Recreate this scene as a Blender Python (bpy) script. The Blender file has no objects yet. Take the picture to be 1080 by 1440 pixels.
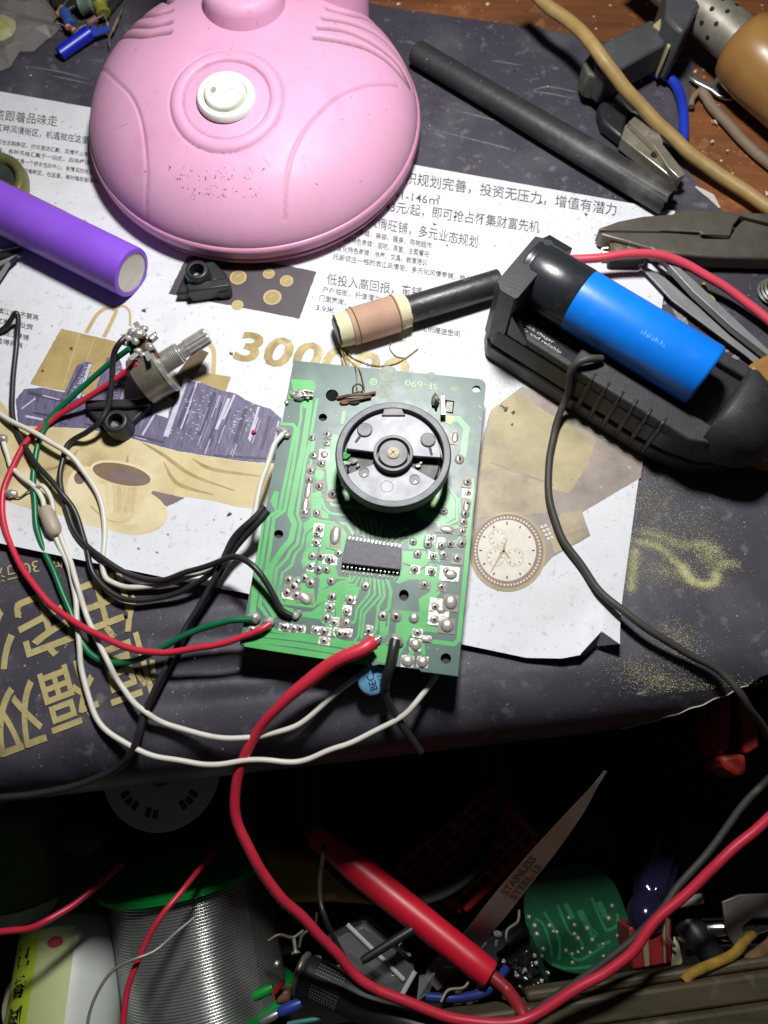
import bpy, bmesh, math, random
import numpy as np
from mathutils import Vector, Matrix, noise

random.seed(7)
SC = bpy.context.scene
COL = SC.collection

# ------------------------------------------------------------------ camera, world, lamp, exposure
CAM_H = 240.0                      # lens height over the desk, mm (all lengths in this script are mm)
TILT = math.radians(20)
FPX = 1088.0
cd = bpy.data.cameras.new('camera')
cam = bpy.data.objects.new('camera', cd)
COL.objects.link(cam)
cam.location = (0, 0, CAM_H * .001)
cam.rotation_euler = (TILT, 0, 0)
cd.sensor_fit = 'VERTICAL'
cd.sensor_height = 36
cd.lens = 36 * FPX / 1440
cd.clip_start = .005
cd.clip_end = 10
cd.dof.use_dof = True
cd.dof.focus_distance = .255
cd.dof.aperture_fstop = 12
SC.camera = cam

w = bpy.data.worlds.new('World')
SC.world = w
w.use_nodes = True
w.node_tree.nodes['Background'].inputs['Color'].default_value = (.85, .95, 1, 1)
w.node_tree.nodes['Background'].inputs['Strength'].default_value = .018

ld = bpy.data.lights.new('desk_lamp_head', 'AREA')       # the LED head of the pink desk lamp, just above the frame
ld.shape = 'DISK'
ld.size = .044
ld.energy = 1.36
ld.color = (1, .985, .97)
lamp = bpy.data.objects.new('desk_lamp_head', ld)
COL.objects.link(lamp)
lamp.location = (.012, .212, .270)
lamp.rotation_euler = (math.radians(-27), math.radians(2), 0)

SC.view_settings.view_transform = 'Standard'
SC.view_settings.look = 'None'
SC.view_settings.exposure = 0
SC.view_settings.gamma = 1
SC.view_settings.use_curve_mapping = False
SC.cycles.max_bounces = 8
SC.cycles.transparent_max_bounces = 12
SC.cycles.caustics_reflective = False
SC.cycles.caustics_refractive = False

# ------------------------------------------------------------------ helpers
CT, ST = math.cos(TILT), math.sin(TILT)
def P(px, py, z=0.0):
    """the point of the level z whose place in the photograph is (px, py)"""
    u, v = (px - 540) / FPX, (py - 720) / FPX
    s = (CAM_H - z) / (CT + v * ST)
    return Vector((u * s, s * (ST - v * CT), z))
def PP(pts, z=0.0):
    return [P(p[0], p[1], p[2] if len(p) > 2 else z) for p in pts]
def mmpp(px, py, z=0.0):
    return (CAM_H - z) / (CT + (py - 720) / FPX * ST) / FPX
def onto(px, py, h):
    z = 46.0
    while z > 0:
        p = P(px, py, z)
        if h(p.x, p.y) >= z: return p
        z -= .1
    return P(px, py, 0)
def lin(c):
    out = []
    for v in c[:3]:
        v = v / 255
        out.append(v / 12.92 if v <= .04045 else ((v + .055) / 1.055) ** 2.4)
    return tuple(out) + (1,)
def spline(pts, k=8):
    pts = [Vector(p) for p in pts]
    q = [pts[0] * 2 - pts[1]] + pts + [pts[-1] * 2 - pts[-2]]
    out = []
    for i in range(1, len(q) - 2):
        a, b, c, d = q[i - 1:i + 3]
        for j in range(k):
            t = j / k
            out.append(.5 * (2 * b + (c - a) * t + (2 * a - 5 * b + 4 * c - d) * t * t + (3 * b - a - 3 * c + d) * t ** 3))
    out.append(pts[-1])
    return out
def perp(a):
    a = a.normalized()
    r = Vector((0, 0, 1)) if abs(a.z) < .9 else Vector((1, 0, 0))
    u = a.cross(r).normalized()
    return u, a.cross(u).normalized()

class MB:
    def __init__(s):
        s.v, s.f, s.m = [], [], []
    def add(s, vs, fs, m=0):
        o = len(s.v)
        s.v += [Vector(x) for x in vs]
        for f in fs:
            s.f.append([i + o for i in f]); s.m.append(m)
    def tube(s, pts, r, n=10, m=0, cap=True):
        pts = [Vector(p) for p in pts]
        N = len(pts)
        rs = r if isinstance(r, (list, tuple)) else [r] * N
        t0 = (pts[1] - pts[0]).normalized()
        u, _ = perp(t0)
        vs = []
        for i, p in enumerate(pts):
            t = (pts[min(i + 1, N - 1)] - pts[max(i - 1, 0)])
            t = t.normalized() if t.length > 1e-9 else t0
            u = (u - t * u.dot(t)); u = u.normalized() if u.length > 1e-6 else perp(t)[0]
            b = t.cross(u)
            for k in range(n):
                a = 2 * math.pi * k / n
                vs.append(p + (u * math.cos(a) + b * math.sin(a)) * rs[i])
        fs = [[i * n + k, i * n + (k + 1) % n, (i + 1) * n + (k + 1) % n, (i + 1) * n + k] for i in range(N - 1) for k in range(n)]
        if cap: fs += [list(range(n))[::-1], [(N - 1) * n + k for k in range(n)]]
        s.add(vs, fs, m); return s
    def lathe(s, p, axis, prof, n=40, m=0, a0=0, a1=2 * math.pi, ref=None, caps=True):
        p, axis = Vector(p), Vector(axis).normalized()
        u, b = perp(axis)
        if ref is not None:
            u = (Vector(ref) - axis * Vector(ref).dot(axis)).normalized(); b = axis.cross(u)
        full = abs(a1 - a0 - 2 * math.pi) < 1e-6
        c = n if full else n + 1
        vs = []
        for t, r in prof:
            for k in range(c):
                a = a0 + (a1 - a0) * k / n
                vs.append(p + axis * t + (u * math.cos(a) + b * math.sin(a)) * max(r, 1e-4))
        fs = [[i * c + k, i * c + (k + 1) % c, (i + 1) * c + (k + 1) % c, (i + 1) * c + k]
              for i in range(len(prof) - 1) for k in range(n if not full else c)]
        if full and caps and prof[0] != prof[-1]:
            if prof[0][1] > .01: fs.append(list(range(c))[::-1])
            if prof[-1][1] > .01: fs.append([(len(prof) - 1) * c + k for k in range(c)])
        s.add(vs, fs, m); return s
    def prism(s, top, z0=None, off=None, m=0, mt=None):
        top = [Vector(p) for p in top]
        n = len(top)
        bot = [p + Vector(off) for p in top] if off is not None else [Vector((p.x, p.y, z0)) for p in top]
        s.add(top + bot, [list(range(n))], m if mt is None else mt)
        o = len(s.v) - 2 * n
        fs = [[n + k for k in range(n)][::-1]] + [[k, n + k, n + (k + 1) % n, (k + 1) % n] for k in range(n)]
        for f in fs:
            s.f.append([i + o for i in f]); s.m.append(m)
        return s
    def poly(s, pts, m=0):
        s.add(pts, [list(range(len(pts)))], m); return s
    def box(s, c, ax, ay, az, m=0):
        c, ax, ay, az = map(Vector, (c, ax, ay, az))
        vs = [c + ax * i + ay * j + az * k for i in (-1, 1) for j in (-1, 1) for k in (-1, 1)]
        s.add(vs, [[0, 1, 3, 2], [4, 6, 7, 5], [0, 4, 5, 1], [2, 3, 7, 6], [0, 2, 6, 4], [1, 5, 7, 3]], m); return s
    def blob(s, c, ax, ay, az, n=10, rings=5, m=0, jit=0):
        c, ax, ay, az = map(Vector, (c, ax, ay, az))
        vs, fs = [], []
        for i in range(rings + 1):
            th = -math.pi / 2 + math.pi * i / rings
            for k in range(n):
                a = 2 * math.pi * k / n
                j = 1 + random.uniform(-jit, jit)
                vs.append(c + (ax * math.cos(a) * math.cos(th) + ay * math.sin(a) * math.cos(th) + az * math.sin(th)) * j)
        for i in range(rings):
            for k in range(n):
                fs.append([i * n + k, i * n + (k + 1) % n, (i + 1) * n + (k + 1) % n, (i + 1) * n + k])
        s.add(vs, fs, m); return s
    def ribbon(s, pts, wd, m=0):
        """flat strip in the XY plane"""
        pts = [Vector(p) for p in pts]
        L, R = [], []
        for i, p in enumerate(pts):
            d0 = (p - pts[i - 1]) if i else (pts[1] - p)
            d1 = (pts[i + 1] - p) if i < len(pts) - 1 else d0
            n0 = Vector((-d0.y, d0.x, 0)).normalized(); n1 = Vector((-d1.y, d1.x, 0)).normalized()
            nn = n0 + n1
            nn = nn.normalized() if nn.length > 1e-6 else n0
            k = wd[i] if isinstance(wd, (list, tuple)) else wd
            k = k / 2 / max(.5, nn.dot(n0))
            L.append(p + nn * k); R.append(p - nn * k)
        n = len(pts)
        s.add(L + R, [[n + i, n + i + 1, i + 1, i] for i in range(n - 1)], m); return s
    def plate(s, outer, holes, z0, z1, m=0):
        bm = bmesh.new()
        loops = []
        for lp in [outer] + holes:
            vs = [bm.verts.new((p.x, p.y, z1)) for p in lp]
            loops.append(vs)
            for i in range(len(vs)): bm.edges.new((vs[i], vs[(i + 1) % len(vs)]))
        bmesh.ops.triangle_fill(bm, edges=bm.edges[:], use_beauty=True)
        bm.verts.index_update()
        vs = [v.co.copy() for v in bm.verts]
        fs = []
        for f in bm.faces:
            ids = [v.index for v in f.verts]
            fs.append(ids if f.normal.z > 0 else ids[::-1])
        n = len(vs)
        allv = vs + [Vector((v.x, v.y, z0)) for v in vs]
        allf = fs + [[i + n for i in f][::-1] for f in fs]
        for lp in loops:
            ids = [v.index for v in lp]
            allf += [[ids[i], ids[i] + n, ids[(i + 1) % len(ids)] + n, ids[(i + 1) % len(ids)]] for i in range(len(ids))]
        bm.free()
        s.add(allv, allf, m); return s
    def build(s, name, mats, parent=None, smooth=38, origin=None, bevel=0, seg=2, fix=True):
        if not isinstance(mats, (list, tuple)): mats = [mats]
        if origin is None:
            if parent is not None: origin = Vector((0, 0, 0))
            else:
                xs = [v.x for v in s.v]; ys = [v.y for v in s.v]; zs = [v.z for v in s.v]
                origin = Vector(((min(xs) + max(xs)) / 2, (min(ys) + max(ys)) / 2, min(zs)))
        pl = Vector((0, 0, 0))
        q = parent
        while q is not None:
            pl = pl + Vector(q['org']); q = q.parent
        me = bpy.data.meshes.new(name)
        k = Vector(origin) + pl
        me.from_pydata([(v - k) * .001 for v in s.v], [], s.f)
        for i, mm in enumerate(s.m): me.polygons[i].material_index = mm
        for mm in mats: me.materials.append(mm)
        if fix:
            bm = bmesh.new(); bm.from_mesh(me)
            bmesh.ops.recalc_face_normals(bm, faces=bm.faces[:])
            bm.to_mesh(me); bm.free()
        me.update()
        if smooth:
            for p in me.polygons: p.use_smooth = True
            me.set_sharp_from_angle(angle=math.radians(smooth))
        o = bpy.data.objects.new(name, me)
        COL.objects.link(o)
        o.location = Vector(origin) * .001
        o['org'] = list(Vector(origin))
        if parent is not None: o.parent = parent
        if bevel:
            b = o.modifiers.new('edge', 'BEVEL')
            b.width = bevel * .001; b.segments = seg; b.limit_method = 'ANGLE'; b.angle_limit = math.radians(40)
            b.harden_normals = False
        return o

def tag(o, label=None, cat=None, group=None, kind=None):
    if label: o['label'] = label
    if cat: o['category'] = cat
    if group: o['group'] = group
    if kind: o['kind'] = kind
    return o
def thing(name, label, cat, loc, group=None):
    o = bpy.data.objects.new(name, None)
    COL.objects.link(o)
    o.empty_display_size = .005
    o.location = Vector(loc) * .001
    o['org'] = list(Vector(loc))
    return tag(o, label, cat, group)

# text drawn as flat mesh; fn maps (0..1, 0..1) of its bounding box to a point
def glyphs(body, bold=0.0, shear=0.0, spacing=1.0):
    c = bpy.data.curves.new('lettering', 'FONT')
    c.body = body; c.offset = bold; c.shear = shear; c.space_character = spacing
    c.resolution_u = 3
    o = bpy.data.objects.new('lettering', c)
    COL.objects.link(o)
    dg = bpy.context.evaluated_depsgraph_get()
    me = bpy.data.meshes.new_from_object(o.evaluated_get(dg))
    vs = [v.co.copy() for v in me.vertices]
    fs = [list(p.vertices) for p in me.polygons]
    bpy.data.objects.remove(o); bpy.data.curves.remove(c); bpy.data.meshes.remove(me)
    x0 = min(v.x for v in vs); x1 = max(v.x for v in vs); y0 = min(v.y for v in vs); y1 = max(v.y for v in vs)
    return [((v.x - x0) / (x1 - x0), (v.y - y0) / (y1 - y0)) for v in vs], fs
def write(mb, body, fn, m=0, **k):
    vs, fs = glyphs(body, **k)
    mb.add([fn(a, b) for a, b in vs], fs, m)
def write_px(mb, body, o, e, up, z, m=0, **k):
    """o = start of the baseline, e = its end, up = vector to the top of the letters (photo pixels)"""
    def fn(a, b):
        return P(o[0] + (e[0] - o[0]) * a + up[0] * b, o[1] + (e[1] - o[1]) * a + up[1] * b, z)
    write(mb, body, fn, m, **k)
def ell(cx, cy, rx, ry, ang=0, n=28, z=0.0, a0=0, a1=360):
    c, s_ = math.cos(math.radians(ang)), math.sin(math.radians(ang))
    out = []
    full = abs(a1 - a0) >= 360
    for k in range(n if full else n + 1):
        a = math.radians(a0 + (a1 - a0) * k / n)
        x, y = rx * math.cos(a), ry * math.sin(a)
        out.append(P(cx + x * c - y * s_, cy + x * s_ + y * c, z))
    return out

# ------------------------------------------------------------------ materials
MATS = {}
def mat(name, rgb, rough=.5, metal=0.0, var=.12, vs=120, bump=0.0, bs=900, spec=.5, coat=0.0, dust=None, stain=None,
        trans=0.0, emit=None, alpha=None, ani=None, sheen=0):
    """procedural: base colour wandering with noise, optional dust specks, stains and bump"""
    m = bpy.data.materials.new(name); MATS[name] = m
    m.use_nodes = True
    nt = m.node_tree; N = nt.nodes; L = nt.links
    b = N['Principled BSDF']
    b.inputs['Roughness'].default_value = rough
    b.inputs['Metallic'].default_value = metal
    b.inputs['Specular IOR Level'].default_value = spec
    b.inputs['Coat Weight'].default_value = coat
    b.inputs['Coat Roughness'].default_value = .15
    b.inputs['Transmission Weight'].default_value = trans
    tc = N.new('ShaderNodeTexCoord')
    base = lin(rgb)
    n1 = N.new('ShaderNodeTexNoise'); n1.inputs['Scale'].default_value = vs; n1.inputs['Detail'].default_value = 6
    n1.inputs['Roughness'].default_value = .65
    L.new(tc.outputs['Object'], n1.inputs['Vector'])
    mr = N.new('ShaderNodeMapRange'); mr.inputs['From Min'].default_value = .3; mr.inputs['From Max'].default_value = .7
    mr.inputs['To Min'].default_value = 1 - var; mr.inputs['To Max'].default_value = 1 + var * .6
    L.new(n1.outputs['Fac'], mr.inputs['Value'])
    hs = N.new('ShaderNodeVectorMath'); hs.operation = 'SCALE'
    hs.inputs[0].default_value = base[:3]
    L.new(mr.outputs['Result'], hs.inputs['Scale'])
    col = hs.outputs['Vector']
    def mixin(col, fac, rgb2):
        x = N.new('ShaderNodeMix'); x.data_type = 'RGBA'
        L.new(fac, x.inputs['Factor']); L.new(col, x.inputs['A']); x.inputs['B'].default_value = lin(rgb2)
        return x.outputs['Result']
    rsock = None
    for spec_ in ([stain] if isinstance(stain, tuple) else (stain or [])):
        rgb2, sc, lo, hi, amt = spec_
        n2 = N.new('ShaderNodeTexNoise'); n2.inputs['Scale'].default_value = sc; n2.inputs['Detail'].default_value = 5
        L.new(tc.outputs['Object'], n2.inputs['Vector'])
        r2 = N.new('ShaderNodeMapRange'); r2.inputs['From Min'].default_value = lo; r2.inputs['From Max'].default_value = hi
        r2.inputs['To Max'].default_value = amt
        L.new(n2.outputs['Fac'], r2.inputs['Value'])
        col = mixin(col, r2.outputs['Result'], rgb2)
    for spec_ in ([dust] if isinstance(dust, tuple) else (dust or [])):
        rgb2, sc, size, amt = spec_
        v = N.new('ShaderNodeTexVoronoi'); v.inputs['Scale'].default_value = sc
        wn = N.new('ShaderNodeTexNoise'); wn.inputs['Scale'].default_value = sc * 1.7
        L.new(tc.outputs['Object'], wn.inputs['Vector'])
        ad = N.new('ShaderNodeMix'); ad.data_type = 'VECTOR'; ad.inputs['Factor'].default_value = .0015 * 400 / sc
        L.new(tc.outputs['Object'], ad.inputs['A']); L.new(wn.outputs['Color'], ad.inputs['B'])
        L.new(ad.outputs['Result'], v.inputs['Vector'])
        # specks only where each cell's random value allows, so they come in all sizes
        sep = N.new('ShaderNodeSeparateColor'); L.new(v.outputs['Color'], sep.inputs['Color'])
        pw = N.new('ShaderNodeMath'); pw.operation = 'POWER'; L.new(sep.outputs['Red'], pw.inputs[0]); pw.inputs[1].default_value = 5
        th = N.new('ShaderNodeMath'); th.operation = 'MULTIPLY'; L.new(pw.outputs[0], th.inputs[0]); th.inputs[1].default_value = size
        lt = N.new('ShaderNodeMath'); lt.operation = 'LESS_THAN'; L.new(v.outputs['Distance'], lt.inputs[0]); L.new(th.outputs[0], lt.inputs[1])
        am = N.new('ShaderNodeMath'); am.operation = 'MULTIPLY'; L.new(lt.outputs[0], am.inputs[0]); am.inputs[1].default_value = amt
        col = mixin(col, am.outputs[0], rgb2)
    L.new(col, b.inputs['Base Color'])
    if rough > .08:
        rr = N.new('ShaderNodeMapRange'); rr.inputs['To Min'].default_value = max(.03, rough * .8); rr.inputs['To Max'].default_value = min(1, rough * 1.25)
        n3 = N.new('ShaderNodeTexNoise'); n3.inputs['Scale'].default_value = vs * 2.3; n3.inputs['Detail'].default_value = 4
        L.new(tc.outputs['Object'], n3.inputs['Vector']); L.new(n3.outputs['Fac'], rr.inputs['Value'])
        L.new(rr.outputs['Result'], b.inputs['Roughness'])
    if bump:
        n4 = N.new('ShaderNodeTexNoise'); n4.inputs['Scale'].default_value = bs; n4.inputs['Detail'].default_value = 4
        L.new(tc.outputs['Object'], n4.inputs['Vector'])
        bp = N.new('ShaderNodeBump'); bp.inputs['Strength'].default_value = bump; bp.inputs['Distance'].default_value = .0006
        L.new(n4.outputs['Fac'], bp.inputs['Height']); L.new(bp.outputs['Normal'], b.inputs['Normal'])
    if emit:
        b.inputs['Emission Color'].default_value = lin(emit[0]); b.inputs['Emission Strength'].default_value = emit[1]
    if alpha is not None:
        b.inputs['Alpha'].default_value = alpha
    return m
# ------------------------------------------------------------------ desk, sheets of print
M_wood = mat('worn_wood', (128, 78, 44), .55, var=.35, vs=45, bump=.25, bs=600,
             stain=[((70, 42, 28), 26, .45, .75, .7), ((165, 112, 70), 160, .58, .7, .5)],
             dust=[((215, 200, 180), 260, .28, .9), ((190, 175, 160), 700, .22, .7)])
def stretch(m, sx, sy, ang):
    nt = m.node_tree
    tc = [n for n in nt.nodes if n.type == 'TEX_COORD'][0]
    n1 = [n for n in nt.nodes if n.type == 'TEX_NOISE'][0]
    mp = nt.nodes.new('ShaderNodeMapping')
    mp.inputs['Scale'].default_value = (sx, sy, 1); mp.inputs['Rotation'].default_value = (0, 0, math.radians(ang))
    nt.links.new(tc.outputs['Object'], mp.inputs['Vector']); nt.links.new(mp.outputs['Vector'], n1.inputs['Vector'])
stretch(M_wood, 1, 6, -8)
M_dark = mat('dark_coated_print', (67, 64, 74), .46, var=.2, vs=45, bump=.10, bs=500, spec=.45,
             stain=[((128, 124, 130), 38, .52, .8, .4), ((52, 48, 58), 90, .55, .75, .5), ((134, 131, 134), 210, .60, .72, .38), ((112, 108, 116), 14, .5, .75, .35)],
             dust=[((190, 188, 184), 520, .15, .7), ((150, 147, 142), 1500, .22, .7), ((215, 212, 205), 170, .06, .9), ((140, 138, 134), 900, .22, .5)])
M_paper = mat('soiled_paper', (212, 214, 219), .62, var=.07, vs=60, bump=.22, bs=110, spec=.25,
              stain=[((168, 168, 168), 60, .54, .78, .45), ((140, 137, 132), 420, .60, .76, .55), ((186, 180, 160), 25, .6, .8, .4)],
              dust=[((70, 66, 60), 340, .13, .8), ((110, 106, 98), 1000, .2, .6), ((120, 110, 80), 160, .07, .8), ((150, 148, 146), 600, .22, .5)])
M_gold = mat('gold_print', (182, 168, 116), .45, var=.25, vs=140, stain=((96, 88, 80), 420, .62, .74, .7), dust=((70, 66, 76), 500, .14, .8))
M_ink = mat('grey_ink', (70, 68, 72), .6, var=.5, vs=900, stain=((176, 176, 180), 620, .52, .68, .75))

RB, BS = 20.0, 12.0
def edge_y(x): return 19 + .112 * x
def sheet_pt(x, l):
    """l = distance along the sheet from the bend (negative = on the flat)"""
    if l < 0: return Vector((x, edge_y(x) + BS - l, 0))
    a = min(l / RB, 1.45)
    d = RB * math.sin(a); z = -RB * (1 - math.cos(a))
    rest = l - a * RB
    if rest > 0: d += rest * math.cos(1.45); z -= rest * math.sin(1.45)
    return Vector((x, edge_y(x) + BS - d, z))

# desk slab
s = MB()
x0, x1 = -420, 420
s.prism([Vector((x0, edge_y(x0) + BS + 2, -.6)), Vector((x1, edge_y(x1) + BS + 2, -.6)), Vector((x1, 620, -.6)), Vector((x0, 620, -.6))], -16)
tag(s.build('desk_top', M_wood, bevel=2), 'brown worn wooden desk top under the printed sheets', 'desk', kind='structure')

# dark sheet that hangs over the front edge
s = MB()
LB = 62.0
nx, nl = 220, 84
xs = [-235 + (160 + 235) * i / nx for i in range(nx + 1)]
def hem(x):
    if x < 70: return 31
    return max(3, 31 - (x - 70) * .43) + .4 * math.sin(x * .9)
def sheet_on(px, py, lift=.32):
    z = .4
    while z > -19:
        p = P(px, py, z)
        d = edge_y(p.x) + BS - p.y
        h = 0 if d <= 0 else (-RB * (1 - math.sqrt(max(0, 1 - (d / RB) ** 2))) if d < RB else -30)
        if h >= z: break
        z -= .05
    return p + Vector((0, 0, lift))
def crease(x, d):
    """slack folds in front of the circuit board (d = mm behind the bend)"""
    k = max(0, min(1, (d + 4) / 10)) * max(0, min(1, (40 - d) / 15)) * math.exp(-((x + 30) / 34) ** 2)
    return k * .9 * math.sin(d * .62 + x * .035) + k * .3
vs = []
for i, x in enumerate(xs):
    for j in range(nl + 1):
        l = -LB + (hem(x) + LB) * j / nl
        p = sheet_pt(x, l)
        if l < 0:
            n_ = noise.noise(Vector((x * .03, l * .05, 0))) * .22 * min(1, (l + LB) / 10)
            p.z += crease(x, -l) * min(1, (l + LB) / 10) + n_
        else:
            p.z += noise.noise(Vector((x * .05, l * .06, 3))) * .2
        vs.append(p)
s.add(vs, [[i * (nl + 1) + j, i * (nl + 1) + j + 1, (i + 1) * (nl + 1) + j + 1, (i + 1) * (nl + 1) + j] for i in range(nx) for j in range(nl)])
fr = [Vector((x, edge_y(x) + BS + LB, 0)) for x in xs]
back = PP([(1150, 380), (1085, 338), (1040, 312), (1010, 292), (985, 262), (961, 232), (966, 160), (978, 84), (955, 88), (930, 84), (905, 88), (880, 76), (860, 60), (760, 40), (560, 12), (300, -40), (-140, -80)])
s.poly(fr + back)
sheet = s.build('printed_sheet', M_dark, fix=False)
for p in sheet.data.polygons:
    pass
tag(sheet, 'large dark purple grey printed sheet hanging over the desk edge', 'paper sheet')
# the torn white rim of its far corner
rim = PP([(905, 88), (918, 85), (930, 84), (943, 86), (955, 88), (966, 84), (979, 82)], .35)
M_core = mat('torn_paper_core', (196, 190, 178), .8)
MB().ribbon(rim, [.6, 1.0, .7, 1.3, .8, 1.1, .4]).build('torn_edge', M_core, sheet, smooth=0)
MB().ribbon(PP([(978, 262), (990, 270), (1000, 276), (1012, 292)], .3), [.8, 2.2, 2.8, .8]).build('torn_edge', M_core, sheet, smooth=0)
# its hem shows a pale cut edge
s = MB()
pts = []
for i in range(40):
    x = 76 + i * .95
    pts.append(sheet_pt(x, hem(x)) + Vector((0, -.15, noise.noise(Vector((x * .05, hem(x) * .06, 3))) * .2)))
s.tube(pts, [.16 + .14 * abs(noise.noise(Vector((i * .7, 0, 0)))) for i in range(40)], 5)
s.build('cut_edge', MATS['torn_paper_core'], sheet)
# gold characters, printed upside down to the camera
s = MB()
EX, EY = (-72, 27), (24, 88)
for ch, o in (('恒', (206, 884)), ('福', (124, 922)), ('双', (46, 953)), ('住', (180, 794)), ('宅', (88, 822)), ('公', (8, 846))):
    write(s, ch, lambda a, b, o=o: sheet_on(o[0] + EX[0] * a + EY[0] * b, o[1] + EX[1] * a + EY[1] * b), bold=.012)
write_px(s, '30万消', (52, 786), (-18, 802), (5, 21), .32)
write_px(s, '仅', (88, 777), (70, 781), (4, 20), .32)
s.build('gold_lettering', M_gold, sheet, smooth=0)
M_fade = mat('faded_white_print', (140, 137, 140), .6, var=.5, vs=700)
M_whitep = mat('white_print', (205, 203, 200), .6, var=.2, vs=700)
s = MB()
write_px(s, '温馨', (838, 148), (874, 160), (2, -24), .12)
s.build('faded_lettering', M_fade, sheet, smooth=0)
s = MB()
for x, wd, a, b in ((888, 2.4, 88, 97), (894, 1.6, 83, 98), (900, 1.6, 83, 99), (908, .8, 84, 93), (903, .8, 112, 117)):
    s.ribbon(PP([(x, a), (x - 2, b)], .12), wd)
# pale marble pattern beside the tweezers
for k in range(34):
    x, y = random.uniform(930, 1035), random.uniform(424, 520)
    if x - 930 < (y - 424) * .4 - 15 or y < 424 + (x - 940) * .62: continue
    n_ = random.randint(5, 8); r_ = random.uniform(2, 8)
    MB().poly([P(x + math.cos(6.283 * q / n_) * r_ * random.uniform(.4, 1.3), y + math.sin(6.283 * q / n_) * r_ * random.uniform(.3, .8), .14 + k * .004) for q in range(n_)]).build('marble_blotch', M_fade, sheet, smooth=0)
s.build('white_stripes', M_whitep, sheet, smooth=0)
s = MB()
s.ribbon(PP([(938, 400), (950, 430), (962, 455), (957, 470)], .3), [3, 3.5, 3, 1])
s.build('marble_blotch', M_fade, sheet, smooth=0)
s = MB()
s.ribbon(PP([(975, 420), (1000, 455), (1020, 480), (1030, 490)], .3), [2, 3, 4, 1])
s.build('marble_blotch', M_fade, sheet, smooth=0)
# scratches
M_scuff = mat('scuff_mark', (112, 108, 114), .6, var=.4, vs=600)
for a in ([(820, 132), (772, 122), (742, 130)], [(742, 128), (775, 132), (812, 140)], [(690, 85), (735, 92)], [(640, 155), (720, 175)], [(600, 180), (700, 205), (720, 212)], [(30, 92), (80, 100), (128, 112)], [(70, 106), (128, 118)], [(895, 976), (910, 973)]):
    q = spline(PP(a, .1), 5)
    MB().ribbon(q, [.15 + .6 * math.sin(math.pi * i / (len(q) - 1)) ** .7 for i in range(len(q))]).build('scuff', M_scuff, sheet, smooth=0)

# white advertising flyer
ZF = .9
top_px = [(-90, 115), (948, 299)]
bot_px = [(-90, 742), (0, 764), (130, 791), (260, 818), (345, 834), (480, 868), (560, 888), (650, 906), (740, 925), (790, 926), (816, 921), (846, 888), (872, 906)]
def bot_at(u):
    acc = [0]
    for a, b in zip(bot_px, bot_px[1:]): acc.append(acc[-1] + (b[0] - a[0]))
    t = u * acc[-1]
    for i in range(len(bot_px) - 1):
        if t <= acc[i + 1] + 1e-6:
            k = (t - acc[i]) / (acc[i + 1] - acc[i])
            return (bot_px[i][0] * (1 - k) + bot_px[i + 1][0] * k, bot_px[i][1] * (1 - k) + bot_px[i + 1][1] * k)
    return bot_px[-1]
s = MB()
nu, nv = 240, 130
vs = []
A, B = P(*top_px[0]), P(*top_px[1])
for i in range(nu + 1):
    u = i / nu
    a = A.lerp(B, u); b0 = bot_at(u)
    zl = 2.6 + .5 * math.sin(u * 13) + (2.6 * max(0, (u - .86) / .14))
    b = P(b0[0], b0[1], zl)
    b.z = 0
    for j in range(nv + 1):
        v = j / nv
        p = a.lerp(b, v)
        dd = (b - p).length
        lift = max(0, 1 - dd / 17) ** 2
        p.z = ZF + (zl - ZF) * lift
        vs.append(p)
s.add(vs, [[i * (nv + 1) + j, i * (nv + 1) + j + 1, (i + 1) * (nv + 1) + j + 1, (i + 1) * (nv + 1) + j] for i in range(nu) for j in range(nv)])
flyer = s.build('flyer', M_paper, fix=False, smooth=60)
tag(flyer, 'soiled white advertising flyer with curled lower corner on dark sheet', 'flyer')
s = MB()
c0, c1, c2 = P(816, 920, 4.4), P(846, 887.5, 5.0), P(871, 905.5, 5.2)
s.poly([c0, c1, c2, c2.lerp(c0, .5) + Vector((0, 1.5, -3.4))])
s.poly([c0, c2.lerp(c0, .5) + Vector((0, 1.5, -3.4)), Vector((c0.x + 2, c0.y, 1.2))])
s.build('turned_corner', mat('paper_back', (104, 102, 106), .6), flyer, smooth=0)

# --- print on the flyer
def upv(h): return (h * .10, -h)
s = MB()
LINES = [
    ('资跟着品味走', (-8, 168), (80, 178), 15), ('江畔风情街区，机遇就在这里', (-6, 184), (124, 203), 11),
    ('古色古韵新区，时尚潮流汇聚，风情不止有', (-4, 202), (124, 221), 7), ('食，各种风格汇聚于一站式，品味绝佳', (-4, 214), (126, 232), 7),
    ('它是一个综合性的中心，有情调的地方', (22, 229), (130, 246), 7), ('风情新区，在这里，每时每刻都享有', (32, 243), (138, 259), 7),
    ('面积规划完善，投资无压力，增值有潜力', (551, 256), (866, 304), 18), ('：41-146㎡', (538, 276), (618, 289), 14),
    ('：43元/起，即可抢占怀集财富先机', (528, 296), (758, 328), 17), ('滨江风情旺铺，多元业态规划', (488, 314), (671, 349), 17),
    ('特色商铺：美容、健身、购物超市', (488, 328), (607, 350), 9), ('休闲特色商铺：酒吧、茶室、主题餐吧', (479, 340), (603, 362), 9),
    ('文化特色商铺：书屋、文具、教育培训', (474, 353), (600, 374), 9), ('托斯顿庄一格的滨江风情街，多元化风情商铺，抢占', (468, 365), (662, 397), 9),
    ('低投入高回报，商铺', (459, 400), (592, 420), 16), ('户户临街，升值潜力', (453, 411), (534, 425), 9),
    ('门面宽阔，', (449, 423), (486, 430), 9), ('3.9米', (444, 436), (470, 441), 9), ('1:1比例赠送空间', (582, 464), (646, 474), 9),
    ('滨江式  不要再', (-4, 440), (54, 451), 8), ('式商业 投资', (-6, 454), (46, 464), 8), ('一线江景铺', (-4, 470), (40, 479), 8), ('值得拥有', (-6, 482), (32, 490), 8)]
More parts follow.
